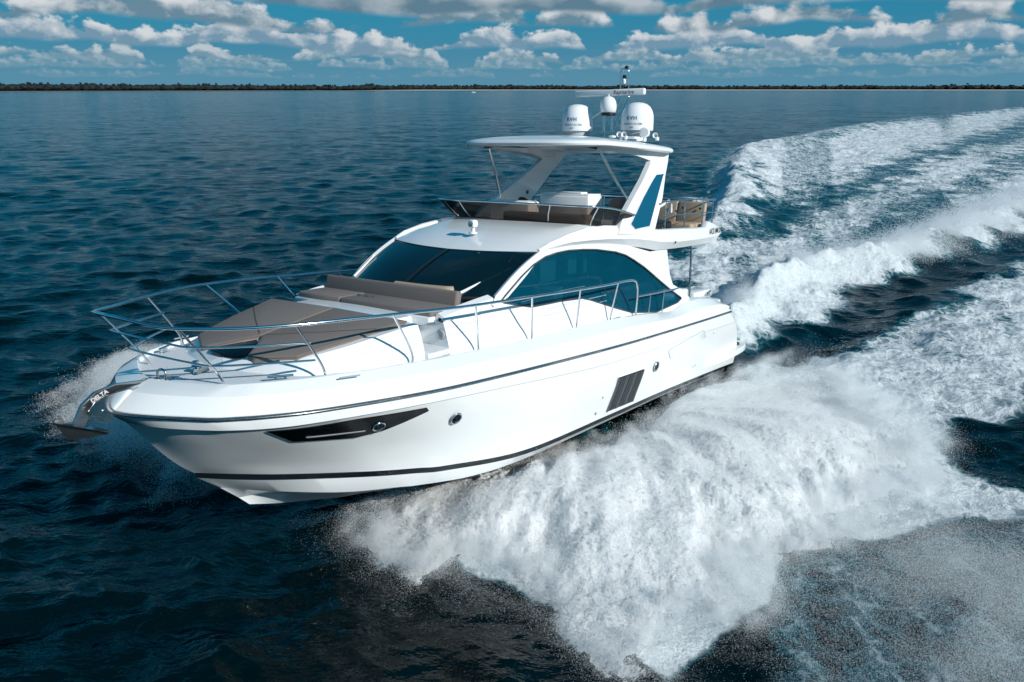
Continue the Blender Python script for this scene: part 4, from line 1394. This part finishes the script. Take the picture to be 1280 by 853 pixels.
def wake_height(x, y, f):
    r = np.hypot(x, y)
    h = np.zeros_like(x)
    dr, sr_, ar = line_d(x, y, RIDGE)
    w = np.clip(.55 + ar * .03, .5, 2.4)
    lump = .6 + .8 * fbm(ar / 1.6, sr_ / 1.0, 3, 77)
    h += .85 * np.exp(-(dr / w) ** 2) * lump * np.exp(-ar / 70)
    dc, sc_, ac = line_d(x, y, CREST)
    w = np.clip(r * .03, 1.2, 6)
    prof = np.where(sc_ > 0, np.exp(-(sc_ / (w * .55)) ** 2), np.exp(-(sc_ / (w * 1.5)) ** 2))
    h += 1.0 * prof * sstep(r, 36, 55) * np.exp(-ac / 300) * (.7 + .6 * fbm(ac / 4, sc_ / 3, 2, 41))
    dt_, st_, at_ = line_d(x, y, TROUGH)
    h -= .30 * np.exp(-(dt_ / 1.1) ** 2)
    d_dark = poly_sd(x, y, [(9.6, 17.0), (12.4, 16.6), (15, 17.4), (15, 15.0), (10.8, 14.75), (9.5, 15.3)])
    h -= .25 * sstep(d_dark, -.8, .6)
    turb = (fbm(x / .55, y / .55, 4, 55, .6) - .5) * .22 + (fbm(x / 2.4, y / 2.4, 3, 56) - .5) * .45
    h += turb * f * np.clip(r / 22, .5, 1.4)
    return h


def build_sea():
    ang = np.r_[np.linspace(-180, -50, 40)[:-1], np.linspace(-50, -38, 60)[:-1], np.linspace(-38, 38, 1150), np.linspace(38, 50, 60)[1:], np.linspace(50, 180, 40)[1:]]
    ang = np.radians(ang)
    r1 = 2.5 * np.exp(np.arange(0, math.log(420 / 2.5), .0046))
    r2 = r1[-1] * np.exp(np.arange(1, 150) * .03)
    R = np.r_[r1, r2]
    A, RR = np.meshgrid(ang, R)
    X = (RR * np.sin(A)).ravel()
    Yy = (RR * np.cos(A)).ravel()
    r = RR.ravel()
    n, m_ = len(R), len(ang)
    h = np.zeros_like(X)
    dxx = np.zeros_like(X)
    dyy = np.zeros_like(X)
    rg = np.random.default_rng(3)
    near = r < 1200
    xn, yn, rn = X[near], Yy[near], r[near]
    hn = np.zeros_like(xn)
    gx = np.zeros_like(xn)
    gy = np.zeros_like(xn)
    NW = 64
    for k in range(NW):
        lam = .34 * (26 / .34) ** (k / (NW - 1)) * rg.uniform(.9, 1.1)
        th = rad(78) + rg.normal() * rad(36 if lam > 2 else 55)
        kk = 2 * PI / lam
        amp = .0095 * lam ** .60 * (1 if lam < 2.5 else (2.5 / lam) ** 1.0)
        wgt = np.clip((lam / (.0046 * rn) - 3) / 5, 0, 1)
        cx_, cy_ = math.cos(th), math.sin(th)
        grp = .45 + 1.1 * vnoise(xn / (lam * 4.5), yn / (lam * 4.5), 100 + k)
        ph = kk * (xn * cx_ + yn * cy_) + rg.uniform(0, 2 * PI)
        a = amp * wgt * grp
        hn += a * np.cos(ph)
        gx -= a * .8 * cx_ * np.sin(ph)
        gy -= a * .8 * cy_ * np.sin(ph)
    m300 = rn < 420
    F = np.zeros_like(xn)
    f_, _, _ = wake_fields(xn, yn)
    F = f_
    hw = wake_height(xn, yn, f_)
    h[near] = hn * (1 - .35 * F) + hw
    dxx[near] = gx * (1 - .6 * F)
    dyy[near] = gy * (1 - .6 * F)
    foam = np.zeros_like(X)
    foam[near] = F
    co = np.stack([X + dxx, Yy + dyy, h], -1).astype(np.float32)
    me = bpy.data.meshes.new('sea')
    idx = np.arange(n * m_).reshape(n, m_)
    q = np.stack([idx[:-1, :-1], idx[:-1, 1:], idx[1:, 1:], idx[1:, :-1]], -1).reshape(-1, 4)
    # a small disc closes the middle under the drone
    c_i = n * m_
    co = np.vstack([co, [[0, 0, 0]]]).astype(np.float32)
    tri = np.stack([np.full(m_ - 1, c_i), idx[0, 1:], idx[0, :-1]], -1)
    nq, ntri = len(q), len(tri)
    me.vertices.add(len(co))
    me.vertices.foreach_set('co', co.ravel())
    me.loops.add(nq * 4 + ntri * 3)
    me.loops.foreach_set('vertex_index', np.r_[q[:, ::-1].ravel(), tri[:, ::-1].ravel()].astype(np.int32))
    me.polygons.add(nq + ntri)
    me.polygons.foreach_set('loop_start', np.r_[np.arange(nq) * 4, nq * 4 + np.arange(ntri) * 3].astype(np.int32))
    me.polygons.foreach_set('use_smooth', np.ones(nq + ntri, bool))
    me.update(calc_edges=True)
    me.validate()
    at = me.attributes.new('foam', 'FLOAT', 'POINT')
    at.data.foreach_set('value', np.r_[foam, 0].astype(np.float32))
    return me


def sea_material():
    m = bpy.data.materials.new('sea_water')
    m.use_nodes = True
    nt = m.node_tree
    b = nt.nodes['Principled BSDF']
    out = nt.nodes['Material Output']
    G = NG(nt)
    pos = G.n('ShaderNodeNewGeometry').outputs['Position']
    at = G.n('ShaderNodeAttribute', attribute_name='foam').outputs['Fac']
    mp = G.n('ShaderNodeMapping')
    mp.inputs['Rotation'].default_value = (0, 0, rad(-(90 - 54)))
    nt.links.new(pos, mp.inputs['Vector'])
    mp2 = G.n('ShaderNodeMapping')                       # long streaks follow the wake
    mp2.inputs['Scale'].default_value = (1.0, .40, 1.0)
    mp2.inputs['Rotation'].default_value = (0, 0, rad(38))
    nt.links.new(pos, mp2.inputs['Vector'])
    streak = G.noise(mp2.outputs[0], 1.3, 6, .62, dist=.6)
    fine = G.noise(pos, 5.5, 6, .65, dist=.4)
    vor = G.n('ShaderNodeTexVoronoi', feature='DISTANCE_TO_EDGE')
    wv_ = G.vm('ADD', pos, G.vm('SCALE', G.n('ShaderNodeTexNoise').outputs['Color'], scale=.0))
    nz = G.n('ShaderNodeTexNoise')
    nz.inputs['Scale'].default_value = 1.6
    nt.links.new(pos, nz.inputs['Vector'])
    wv_ = G.vm('ADD', pos, G.vm('SCALE', nz.outputs['Color'], scale=.9))
    nt.links.new(wv_, vor.inputs['Vector'])
    vor.inputs['Scale'].default_value = 2.1
    lace = G.ss(vor.outputs['Distance'], .0, .22, 1.0, 0.0)
    nn = G.m('ADD', G.m('ADD', G.m('MULTIPLY', streak, .56), G.m('MULTIPLY', fine, .30)), G.m('MULTIPLY', lace, .14))
    v = G.m('ADD', at, G.m('MULTIPLY', G.m('SUBTRACT', nn, .47), 1.9))
    v = G.m('MULTIPLY', v, G.ss(at, .03, .25))
    foam = G.ss(v, .33, .95)
    aer = G.ss(v, -.05, .65)
    grain = G.noise(pos, 26, 4, .7)
    foamc = G.mix(G.ss(grain, .3, .7), (.50, .58, .62, 1), (.86, .88, .89, 1))
    deep = (.0001, .0032, .0042, 1)
    aerc = (.016, .13, .165, 1)
    wc = G.mix(G.m('MULTIPLY', aer, .8), deep, aerc)
    nt.links.new(G.mix(foam, wc, foamc), b.inputs['Base Color'])
    nt.links.new(G.mixf(foam, .11, .75), b.inputs['Roughness'])
    b.inputs['IOR'].default_value = 1.333
    nt.links.new(G.mixf(foam, .5, .12), b.inputs['Specular IOR Level'])
    # wind ripples finer than the mesh
    mpr = G.n('ShaderNodeMapping')
    mpr.inputs['Scale'].default_value = (.55, 1.0, 1.0)
    mpr.inputs['Rotation'].default_value = (0, 0, rad(12))
    nt.links.new(pos, mpr.inputs['Vector'])
    r0 = G.noise(mpr.outputs[0], .16, 3, .5, dist=.4)
    r1 = G.noise(mpr.outputs[0], .75, 5, .62, dist=.5)
    r2 = G.noise(mpr.outputs[0], 4.0, 4, .6, dist=.3)
    hh = G.m('ADD', G.m('ADD', G.m('MULTIPLY', r0, .20), G.m('MULTIPLY', r1, .20)), G.m('MULTIPLY', r2, .06))
    hh = G.m('ADD', hh, G.m('MULTIPLY', G.m('MULTIPLY', foam, G.m('ADD', grain, G.m('MULTIPLY', fine, 1.5))), .035))
    bn = G.n('ShaderNodeBump')
    bn.inputs['Strength'].default_value = 1.0
    bn.inputs['Distance'].default_value = 1.0
    nt.links.new(hh, bn.inputs['Height'])
    # slopes of the wind ripples, so that the sea far out still tilts towards the blue of the upper sky
    ms_ = G.n('ShaderNodeMapping')
    ms_.inputs['Scale'].default_value = (.42, 1.0, 1.0)
    ms_.inputs['Rotation'].default_value = (0, 0, rad(8))
    nt.links.new(pos, ms_.inputs['Vector'])
    def vnz(scale, det, k):
        t_ = G.n('ShaderNodeTexNoise')
        nt.links.new(ms_.outputs[0], t_.inputs['Vector'])
        t_.inputs['Scale'].default_value = scale
        t_.inputs['Detail'].default_value = det
        t_.inputs['Roughness'].default_value = .65
        t_.inputs['Distortion'].default_value = .3
        c_ = G.vm('SUBTRACT', t_.outputs['Color'], (.5, .5, .5))
        return G.vm('MULTIPLY', c_, (k * .7, k, 0.0))
    sl = G.vm('ADD', vnz(1.5, 5, 1.05), vnz(.22, 3, .40))
    sl = G.vm('SCALE', sl, scale=G.mixf(foam, 1.0, .25))
    nv = G.vm('NORMALIZE', G.vm('ADD', bn.outputs[0], sl))
    nt.links.new(nv, b.inputs['Normal'])
    return m


sea = bpy.data.objects.new('sea', build_sea())
COL.objects.link(sea)
sea.data.materials.append(sea_material())
tag(sea, 'dark teal sea with the white wake of the yacht', None, None, 'structure')

# ================================================================== SPRAY
foam_m = bpy.data.materials.new('spray_water')
foam_m.use_nodes = True
nt_ = foam_m.node_tree
G_ = NG(nt_)
nt_.nodes.clear()
o_ = G_.n('ShaderNodeOutputMaterial')
df = G_.n('ShaderNodeBsdfDiffuse')
df.inputs[0].default_value = (.95, .96, .965, 1)
tl = G_.n('ShaderNodeBsdfTranslucent')
tl.inputs[0].default_value = (.95, .97, .98, 1)
mx = G_.n('ShaderNodeMixShader')
mx.inputs[0].default_value = .5
nt_.links.new(df.outputs[0], mx.inputs[1])
nt_.links.new(tl.outputs[0], mx.inputs[2])
nt_.links.new(mx.outputs[0], o_.inputs[0])
M['drop'] = foam_m

body_m = bpy.data.materials.new('spray_body')
body_m.use_nodes = True
nt_ = body_m.node_tree
G_ = NG(nt_)
nt_.nodes.clear()
o_ = G_.n('ShaderNodeOutputMaterial')
pos_ = G_.n('ShaderNodeNewGeometry').outputs['Position']
dens_ = G_.n('ShaderNodeAttribute', attribute_name='dens').outputs['Fac']
n1 = G_.noise(pos_, 9, 6, .7)
n2 = G_.noise(pos_, 42, 4, .7)
n0 = G_.noise(pos_, 2.2, 5, .6, dist=.5)
df = G_.n('ShaderNodeBsdfDiffuse')
nt_.links.new(G_.mix(G_.ss(G_.m('ADD', G_.m('MULTIPLY', n0, .5), G_.m('MULTIPLY', n1, .5)), .3, .7), (.92, .935, .945, 1), (.965, .97, .975, 1)), df.inputs[0])
tl = G_.n('ShaderNodeBsdfTranslucent')
tl.inputs[0].default_value = (.85, .9, .92, 1)
mx = G_.n('ShaderNodeMixShader')
mx.inputs[0].default_value = .35
nt_.links.new(df.outputs[0], mx.inputs[1])
nt_.links.new(tl.outputs[0], mx.inputs[2])
tr = G_.n('ShaderNodeBsdfTransparent')
al = G_.ss(G_.m('ADD', dens_, G_.m('ADD', G_.m('MULTIPLY', G_.m('SUBTRACT', n1, .5), 1.1), G_.m('MULTIPLY', G_.m('SUBTRACT', n2, .5), 1.3))), .30, .62)
m2 = G_.n('ShaderNodeMixShader')
nt_.links.new(al, m2.inputs[0])
nt_.links.new(tr.outputs[0], m2.inputs[1])
nt_.links.new(mx.outputs[0], m2.inputs[2])
bn = G_.n('ShaderNodeBump')
bn.inputs['Distance'].default_value = .05
bn.inputs['Strength'].default_value = .2
nt_.links.new(G_.m('ADD', n1, G_.m('MULTIPLY', n2, .35)), bn.inputs['Height'])
nt_.links.new(bn.outputs[0], df.inputs['Normal'])
nt_.links.new(m2.outputs[0], o_.inputs[0])
M['body'] = body_m


def uw2xy(u, w):
    return BT[0] + FWD[0] * u + PORT[0] * w, BT[1] + FWD[1] * u + PORT[1] * w


PLUME = [(11.5, -.1), (11.9, 0.5), (12.0, 1.6), (11.85, 2.9), (11.7, 3.6), (11.75, 4.6), (11.6, 5.4), (11.75, 6.2), (10.9, 6.4), (9.9, 6.9), (8.6, 6.5), (7.4, 6.9), (6.2, 7.4), (5.2, 7.8), (3.8, 7.6), (2.0, 7.1), (.3, 6.4), (-1.6, 5.2), (-2.2, 4.0), (-1.4, 3.7), (0, 3.3), (1.0, 3.05), (2.2, 2.75), (4.3, 2.38), (6.5, 1.9), (7.6, 1.2), (9.0, .75), (10.3, .2), (10.9, -.15)]


def plume_h(u, w):
    """height of the thrown sheet above the sea, and how dense it is"""
    # finger pattern radiating from the hull
    ang = np.arctan2(w - .5, u - 4.5)
    rr_ = np.hypot(w - .5, u - 4.5)
    fing = fbm(ang * 7.0, rr_ * .35, 4, 201) - .5
    jit = fing * 2.6 + (fbm(u / .5, w / .5, 4, 207, .6) - .5) * 1.1
    d0 = poly_sd(u, w, PLUME)
    inner = np.interp(u, [-2.2, 1, 4.3, 6.5, 9, 10.9], [4.0, 3.05, 2.38, 1.9, .75, -.3])
    from_hull = np.clip(w - inner, 0, 9)
    d = d0 + jit * sstep(from_hull, .1, 1.2)
    edge = sstep(d, -.15, 1.5)
    H = np.interp(u, [-2.5, 0, 1.5, 3, 5, 8, 10, 11, 12], [.04, .10, .24, .50, .85, 1.12, .95, .62, .30])
    cross = .55 + .60 * np.exp(-((from_hull - 2.6) / 1.9) ** 2) - .25 * sstep(from_hull, 4.2, 6.5)
    lump = .70 + .40 * fbm(u / 1.5, w / 1.5, 4, 211, .5) + .45 * (fbm(ang * 9, rr_ * .6, 3, 223) - .5)
    h = H * cross * lump * edge
    h += edge * (fbm(u / .28, w / .28, 4, 215, .6) - .5) * .07
    dens = sstep(d, -.55, .75)
    return h, dens, d


us = np.arange(-3.2, 13.0, .04)
wsx = np.arange(-1.6, 9.2, .04)
UU, WW = np.meshgrid(us, wsx)
uf, wf = UU.ravel(), WW.ravel()
ph, pd_, pdist = plume_h(uf, wf)
px_, py_ = uw2xy(uf, wf)
rgj = np.random.default_rng(5)
co = np.stack([px_ + rgj.normal(0, .012, len(px_)), py_ + rgj.normal(0, .012, len(px_)), ph - .02 + rgj.normal(0, .02, len(px_)) * pd_], -1).astype(np.float32)
nu, nw = len(us), len(wsx)
idx = np.arange(nu * nw).reshape(nw, nu)
qd = np.stack([idx[:-1, :-1], idx[:-1, 1:], idx[1:, 1:], idx[1:, :-1]], -1).reshape(-1, 4)
keep = (pd_[qd].max(1) > .01)
qd = qd[keep]
usd = np.unique(qd)
remap = np.zeros(nu * nw, np.int64)
remap[usd] = np.arange(len(usd))
me = bpy.data.meshes.new('bow_spray')
me.from_pydata(co[usd].tolist(), [], remap[qd].tolist())
me.polygons.foreach_set('use_smooth', [True] * len(me.polygons))
at = me.attributes.new('dens', 'FLOAT', 'POINT')
at.data.foreach_set('value', pd_[usd].astype(np.float32))
sprb = bpy.data.objects.new('bow_spray', me)
COL.objects.link(sprb)
me.materials.append(M['body'])
tag(sprb, "thick white sheet of spray thrown out from the yacht's port side", None, None, 'stuff')


def plume_at(u, w):
    """plume_h read off the grid"""
    i = np.clip((u - us[0]) / .04, 0, nu - 1.001)
    j = np.clip((w - wsx[0]) / .04, 0, nw - 1.001)
    i0, j0 = i.astype(int), j.astype(int)
    k_ = j0 * nu + i0
    return ph[k_], pd_[k_], pdist[k_]


def droplets(name, P, rad_, label):
    """many droplets as one object: a vertex cloud turned into points"""
    me = bpy.data.meshes.new(name)
    me.vertices.add(len(P))
    me.vertices.foreach_set('co', P.astype(np.float32).ravel())
    a = me.attributes.new('drop_r', 'FLOAT', 'POINT')
    a.data.foreach_set('value', rad_.astype(np.float32))
    o = bpy.data.objects.new(name, me)
    COL.objects.link(o)
    me.materials.append(M['drop'])
    ng = bpy.data.node_groups.new(name + '_points', 'GeometryNodeTree')
    ng.interface.new_socket('Geometry', in_out='INPUT', socket_type='NodeSocketGeometry')
    ng.interface.new_socket('Geometry', in_out='OUTPUT', socket_type='NodeSocketGeometry')
    gi, go = ng.nodes.new('NodeGroupInput'), ng.nodes.new('NodeGroupOutput')
    mp = ng.nodes.new('GeometryNodeMeshToPoints')
    na = ng.nodes.new('GeometryNodeInputNamedAttribute')
    na.data_type = 'FLOAT'
    na.inputs['Name'].default_value = 'drop_r'
    sm = ng.nodes.new('GeometryNodeSetMaterial')
    sm.inputs['Material'].default_value = M['drop']
    ng.links.new(gi.outputs[0], mp.inputs['Mesh'])
    ng.links.new(na.outputs['Attribute'], mp.inputs['Radius'])
    ng.links.new(mp.outputs[0], sm.inputs[0])
    ng.links.new(sm.outputs[0], go.inputs[0])
    md = o.modifiers.new('points', 'NODES')
    md.node_group = ng
    tag(o, label, None, None, 'stuff')
    return o


rg = np.random.default_rng(21)
PT, RD = [], []


def addp(u, w, z, r, world_xy=False):
    x, y = (u, w) if world_xy else uw2xy(u, w)
    PT.append(np.stack([x, y, z], -1))
    RD.append(r)


def boatbottom(u, w, z):
    """rough test: is the point inside the hull"""
    zb = z - .35 - .0815 * u
    hw = np.interp(u, [-1, 9, 11, 12.5, 14, 15], [2.45, 2.4, 2.1, 1.5, .6, 0])
    kz = np.interp(np.abs(w) / np.maximum(hw, .01), [0, 1], [-.95, -.25]) + .35 * sstep(u, 9, 14)
    return (np.abs(w) < hw) & (zb > kz) & (u > -1.3) & (u < 15)


# 1 haze of drops hanging over the sheet, thickest at its ragged rim
N = 5200000
u, w = rg.uniform(-3, 12.9, N), rg.uniform(-1.5, 9.0, N)
h_, dn_, d_ = plume_at(u, w)
rim = np.where(d_ < 0, np.exp(d_ / .20) * .8, np.where(d_ < .9, .62, .50))
rim = rim * sstep(w - np.interp(u, [-2.2, 1, 4.3, 6.5, 9, 10.9], [4.0, 3.05, 2.38, 1.9, .75, -.3]), -.15, .35)
k = rg.random(N) < rim
u, w, h_, d_ = u[k], w[k], h_[k], d_[k]
z = np.clip(h_, 0, None) + rg.exponential(1.0, len(u)) * (.05 + .09 * (d_ < .7)) - .02
ok = ~boatbottom(u, w, z)
rr_ = (.0014 + .0042 * rg.random(len(u)) ** 2.2) * np.where(d_ < .25, .62, 1.0)
addp(u[ok], w[ok], z[ok], rr_[ok])
# 2 drops flung further out, in sheaves
NS_ = 650
cu_, cw_ = rg.uniform(-1, 12.2, NS_ * 6), rg.uniform(0, 8.5, NS_ * 6)
_, _, dd_ = plume_at(cu_, cw_)
sel = (dd_ > -.30) & (dd_ < .5)
cu_, cw_ = cu_[sel][:NS_], cw_[sel][:NS_]
for a, b in zip(cu_, cw_):
    dirv_ = np.array([a - 5.0, b - .5])
    dirv_ = dirv_ / (np.linalg.norm(dirv_) + 1e-6) + rg.normal(0, .25, 2)
    m_ = int(rg.integers(600, 2600))
    t = rg.exponential(.15, m_)
    lat = rg.normal(0, 1, (m_, 2)) * (.05 + .12 * t[:, None])
    z = .12 + rg.uniform(.05, .5) + .5 * t - 1.1 * t * t + rg.normal(0, .07, m_)
    P2 = np.array([a, b]) + dirv_ * t[:, None] + lat
    ok = (z > 0) & ~boatbottom(P2[:, 0], P2[:, 1], z)
    addp(P2[ok, 0], P2[ok, 1], z[ok], .0008 + .0022 * rg.random(ok.sum()) ** 2.5)
# 3 scattered drops ahead of the sheet, under the forefoot
N = 22000
u, w = 11.8 + rg.exponential(.22, N), rg.normal(1.6, 1.4, N)
addp(u, w, rg.exponential(.10, N), .0008 + .0018 * rg.random(N) ** 2)
port_pts, port_r = np.vstack(PT), np.concatenate(RD)
droplets('spray_droplets', port_pts, port_r, "haze of water droplets over and around the port spray sheet")

# 4 starboard bow spray: a thin misty fan seen past the stem
PT, RD = [], []
STB = [(12.2, -3.4), (12.7, -4.2), (12.75, -5.5), (12.5, -7.4), (12.0, -9.2), (11.0, -11.2), (9.6, -12.4), (8.2, -12.0), (8.6, -10), (8.0, -7.5), (8.5, -4)]
N = 3400000
u = rg.uniform(7.0, 13.6, N)
w = rg.uniform(-13.2, -.8, N)
jit = (fbm(u * .9 + 7, w * .9, 4, 301, .6) - .5) * 2.2
d_ = poly_sd(u, w, STB) + jit
lump2 = fbm(u * 2.6, w * 2.6, 4, 305)
rimw = np.exp(-((d_ - .7) / .9) ** 2)
pr = sstep(d_, -1.0, 1.2) * (.22 + .78 * rimw) * (.3 + .7 * sstep(lump2, .35, .62))
kk = rg.random(N) < pr
arch = 1.15 * sstep(d_, -.6, 1.2) * np.interp(-w, [0, 3, 8, 13], [.6, 1.0, 1.0, .45])
z = arch * rg.beta(1.1, 1.5, N) + rg.normal(0, .05, N)
ok = kk & ~boatbottom(u, w, z) & (z > 0)
addp(u[ok], w[ok], z[ok], .0012 + .0042 * rg.random(ok.sum()) ** 2.2)
droplets('starboard_spray', np.vstack(PT), np.concatenate(RD), "thin fan of spray on the far side of the bow")

# 5 crests of the wake and the drizzle at the lower right
PT, RD = [], []
R_ = np.array(RIDGE, float)
N = 1100000
seg = np.hypot(*np.diff(R_, axis=0).T)
cs = np.r_[0, np.cumsum(seg)]
s_ = rg.beta(1.0, 2.6, N) * cs[-1] * .75
x, y = np.interp(s_, cs, R_[:, 0]), np.interp(s_, cs, R_[:, 1])
sp_ = .35 + s_ * .028
x = x + rg.normal(0, 1, N) * sp_
y = y + rg.normal(0, 1, N) * sp_ * .9
lm = fbm(x * .9, y * .9, 4, 401)
z = rg.exponential(.16, N) * (.5 + 1.5 * lm) + .52 * np.exp(-((np.hypot(x - np.interp(s_, cs, R_[:, 0]), y - np.interp(s_, cs, R_[:, 1]))) / (sp_ * 1.4)) ** 2)
k = rg.random(N) < sstep(lm, .34, .62)
addp(x[k], y[k], z[k], (.002 + .008 * rg.random(k.sum()) ** 2) * np.clip(.6 + s_[k] * .03, .6, 2), True)
N = 2200000
x, y = rg.uniform(3.4, 12.5, N), rg.uniform(8.2, 14.5, N)
lm = fbm(x * .8, y * .8, 4, 431)
dF = poly_sd(x, y, FOAM_F)
k = rg.random(N) < sstep(dF, -.8, 1.2) * (.25 + .75 * sstep(lm, .35, .65))
addp(x[k], y[k], rg.exponential(.18, k.sum()), (.0009 + .0024 * rg.random(k.sum()) ** 2), True)
N = 200000
x, y = rg.uniform(6, 26, N), rg.uniform(12.5, 36, N)
dD = poly_sd(x, y, FOAM_D)
lm = fbm(x * 1.3, y * 1.3, 4, 441)
k = (dD > 0) & (rg.random(N) < sstep(lm, .45, .7) * .6)
addp(x[k], y[k], .08 + rg.exponential(.10, k.sum()), (.002 + .005 * rg.random(k.sum()) ** 2), True)
droplets('wake_spray', np.vstack(PT), np.concatenate(RD), "fine spray hanging over the churned wake")

# ================================================================== FAR SHORE
def shore_dist(a):
    return np.interp(a, [-1.2, -.57, -.14, 0, .57, 1.2], [2300, 2400, 2900, 3100, 3500, 3700])


bm_ = MB()
aa = np.linspace(-1.25, 1.25, 160)
rows = []
for a in aa:
    d = float(shore_dist(a))
    kf = .12 + .88 * float(sstep(np.array(a), -.20, -.10))
    bz = 2.6 * kf
    wob = 25 * (float(vnoise(np.array(a * 40.), np.array(0.), 9)) - .5)
    rows.append([(math.sin(a) * r_, math.cos(a) * r_, z_) for r_, z_ in ((d + wob, -.5), (d + wob + 12, .8 * kf), (d + 40, bz), (d + 90, 2.4 * kf), (d + 900, 3.0), (d + 901, -1))])
bm_.grid(rows)
sand = mat('beach_sand', (.50, .47, .40), .9, var=(.02, .12))
sho = bm_.build('beach', sand, None, smooth=60)
tag(sho, 'thin pale sandy beach under the far wood', None, None, 'structure')

leaf = mat('far_foliage', (.003, .009, .009), .8, var=(.05, .4))
rgt = np.random.default_rng(77)
ico_v, ico_f = [], []
bmi = bmesh.new()
bmesh.ops.create_icosphere(bmi, subdivisions=1, radius=1)
bmi.verts.index_update()
ico_v = np.array([v.co[:] for v in bmi.verts])
ico_f = np.array([[v.index for v in f.verts] for f in bmi.faces])
bmi.free()
VV, FF = [], []
off = 0
NT = 9000
for i in range(NT):
    a = rgt.uniform(-.85, .85)
    d = float(shore_dist(a)) + 60 + rgt.exponential(60)
    base_h = 11 + 7 * float(fbm(np.array(a * 30.), np.array(.5), 3, 13)) + 3 * float(vnoise(np.array(a * 260.), np.array(.1), 17))
    hgt = base_h * rgt.uniform(.76, .92)
    pine = rgt.random() < .035
    if pine:
        hgt *= 1.35
    sx = rgt.uniform(3, 7) if pine else rgt.uniform(6, 15)
    sz = rgt.uniform(2.5, 4.5) if pine else hgt * rgt.uniform(.32, .5)
    z0_ = hgt - sz
    v = ico_v * (1 + rgt.normal(0, .16, (len(ico_v), 1))) * [sx, sx, sz]
    c = np.array([math.sin(a) * d, math.cos(a) * d, z0_ + 2])
    VV.append(v + c)
    FF.append(ico_f + off)
    off += len(v)
    if pine:
        tv = np.array([[-.5, 0, -z0_ + 1], [.5, 0, -z0_ + 1], [.25, 0, 0], [-.25, 0, 0], [0, .5, -z0_ + 1], [0, .25, 0]])
        VV.append(tv + c)
        FF.append(np.array([[0, 1, 2], [0, 2, 3], [1, 4, 5], [1, 5, 2], [4, 0, 3], [4, 3, 5]]) + off)
        off += 6
me = bpy.data.meshes.new('far_wood')
me.from_pydata(np.vstack(VV).tolist(), [], np.vstack(FF).tolist())
wood = link('far_wood', me, leaf, None, 0)
tag(wood, 'dark wood along the far shore reading as one mass', None, None, 'stuff')
# dark undergrowth wall inside the wood so that no sky shows between the trunks
ug = MB()
rows = []
for a in np.linspace(-1.25, 1.25, 900):
    d = float(shore_dist(a)) + 75
    hh_ = 9 + 6 * float(fbm(np.array(a * 30.), np.array(.5), 3, 13)) + 2.0 * float(vnoise(np.array(a * 300.), np.array(.7), 23))
    rows.append([(math.sin(a) * (d + o2), math.cos(a) * (d + o2), z_) for o2, z_ in ((0, 0), (0, hh_), (60, hh_ + 1), (400, hh_))])
ug.grid(rows)
u_ = ug.build('wood_edge', leaf, None, smooth=0)
tag(u_, 'undergrowth and trunks filling the far wood', None, None, 'stuff')

# ---- a small white boat far off, close to the beach
fbt = bpy.data.objects.new('distant_boat', None)
COL.objects.link(fbt)
a_ = math.atan2(-44, 1000 * .953)
fbt.scale = (.6, .6, .6)
fbt.location = (math.sin(a_) * 1500, math.cos(a_) * 1500, 0)
tag(fbt, 'tiny white boat far away below the distant tree line', 'boat')
hb = MB()
hs_ = []
for x, w_, z_ in ((-5, 1.5, 1.5), (0, 1.7, 1.5), (4, 1.2, 1.8), (6.5, .05, 2.1)):
    hs_.append([(x, -w_, z_), (x, -w_ * .7, -.4), (x, w_ * .7, -.4), (x, w_, z_)])
hb.grid(hs_, closed=True)
hb.build('hull', M['gel'], fbt)
MB().box((-.5, 0, 2.2), (4.5, 2.2, 1.5), .3).build('cabin', M['gel'], fbt)
MB().box((-.2, 0, 2.35), (4.2, 2.26, .5), .1).build('cabin_window', M['navy'], fbt)
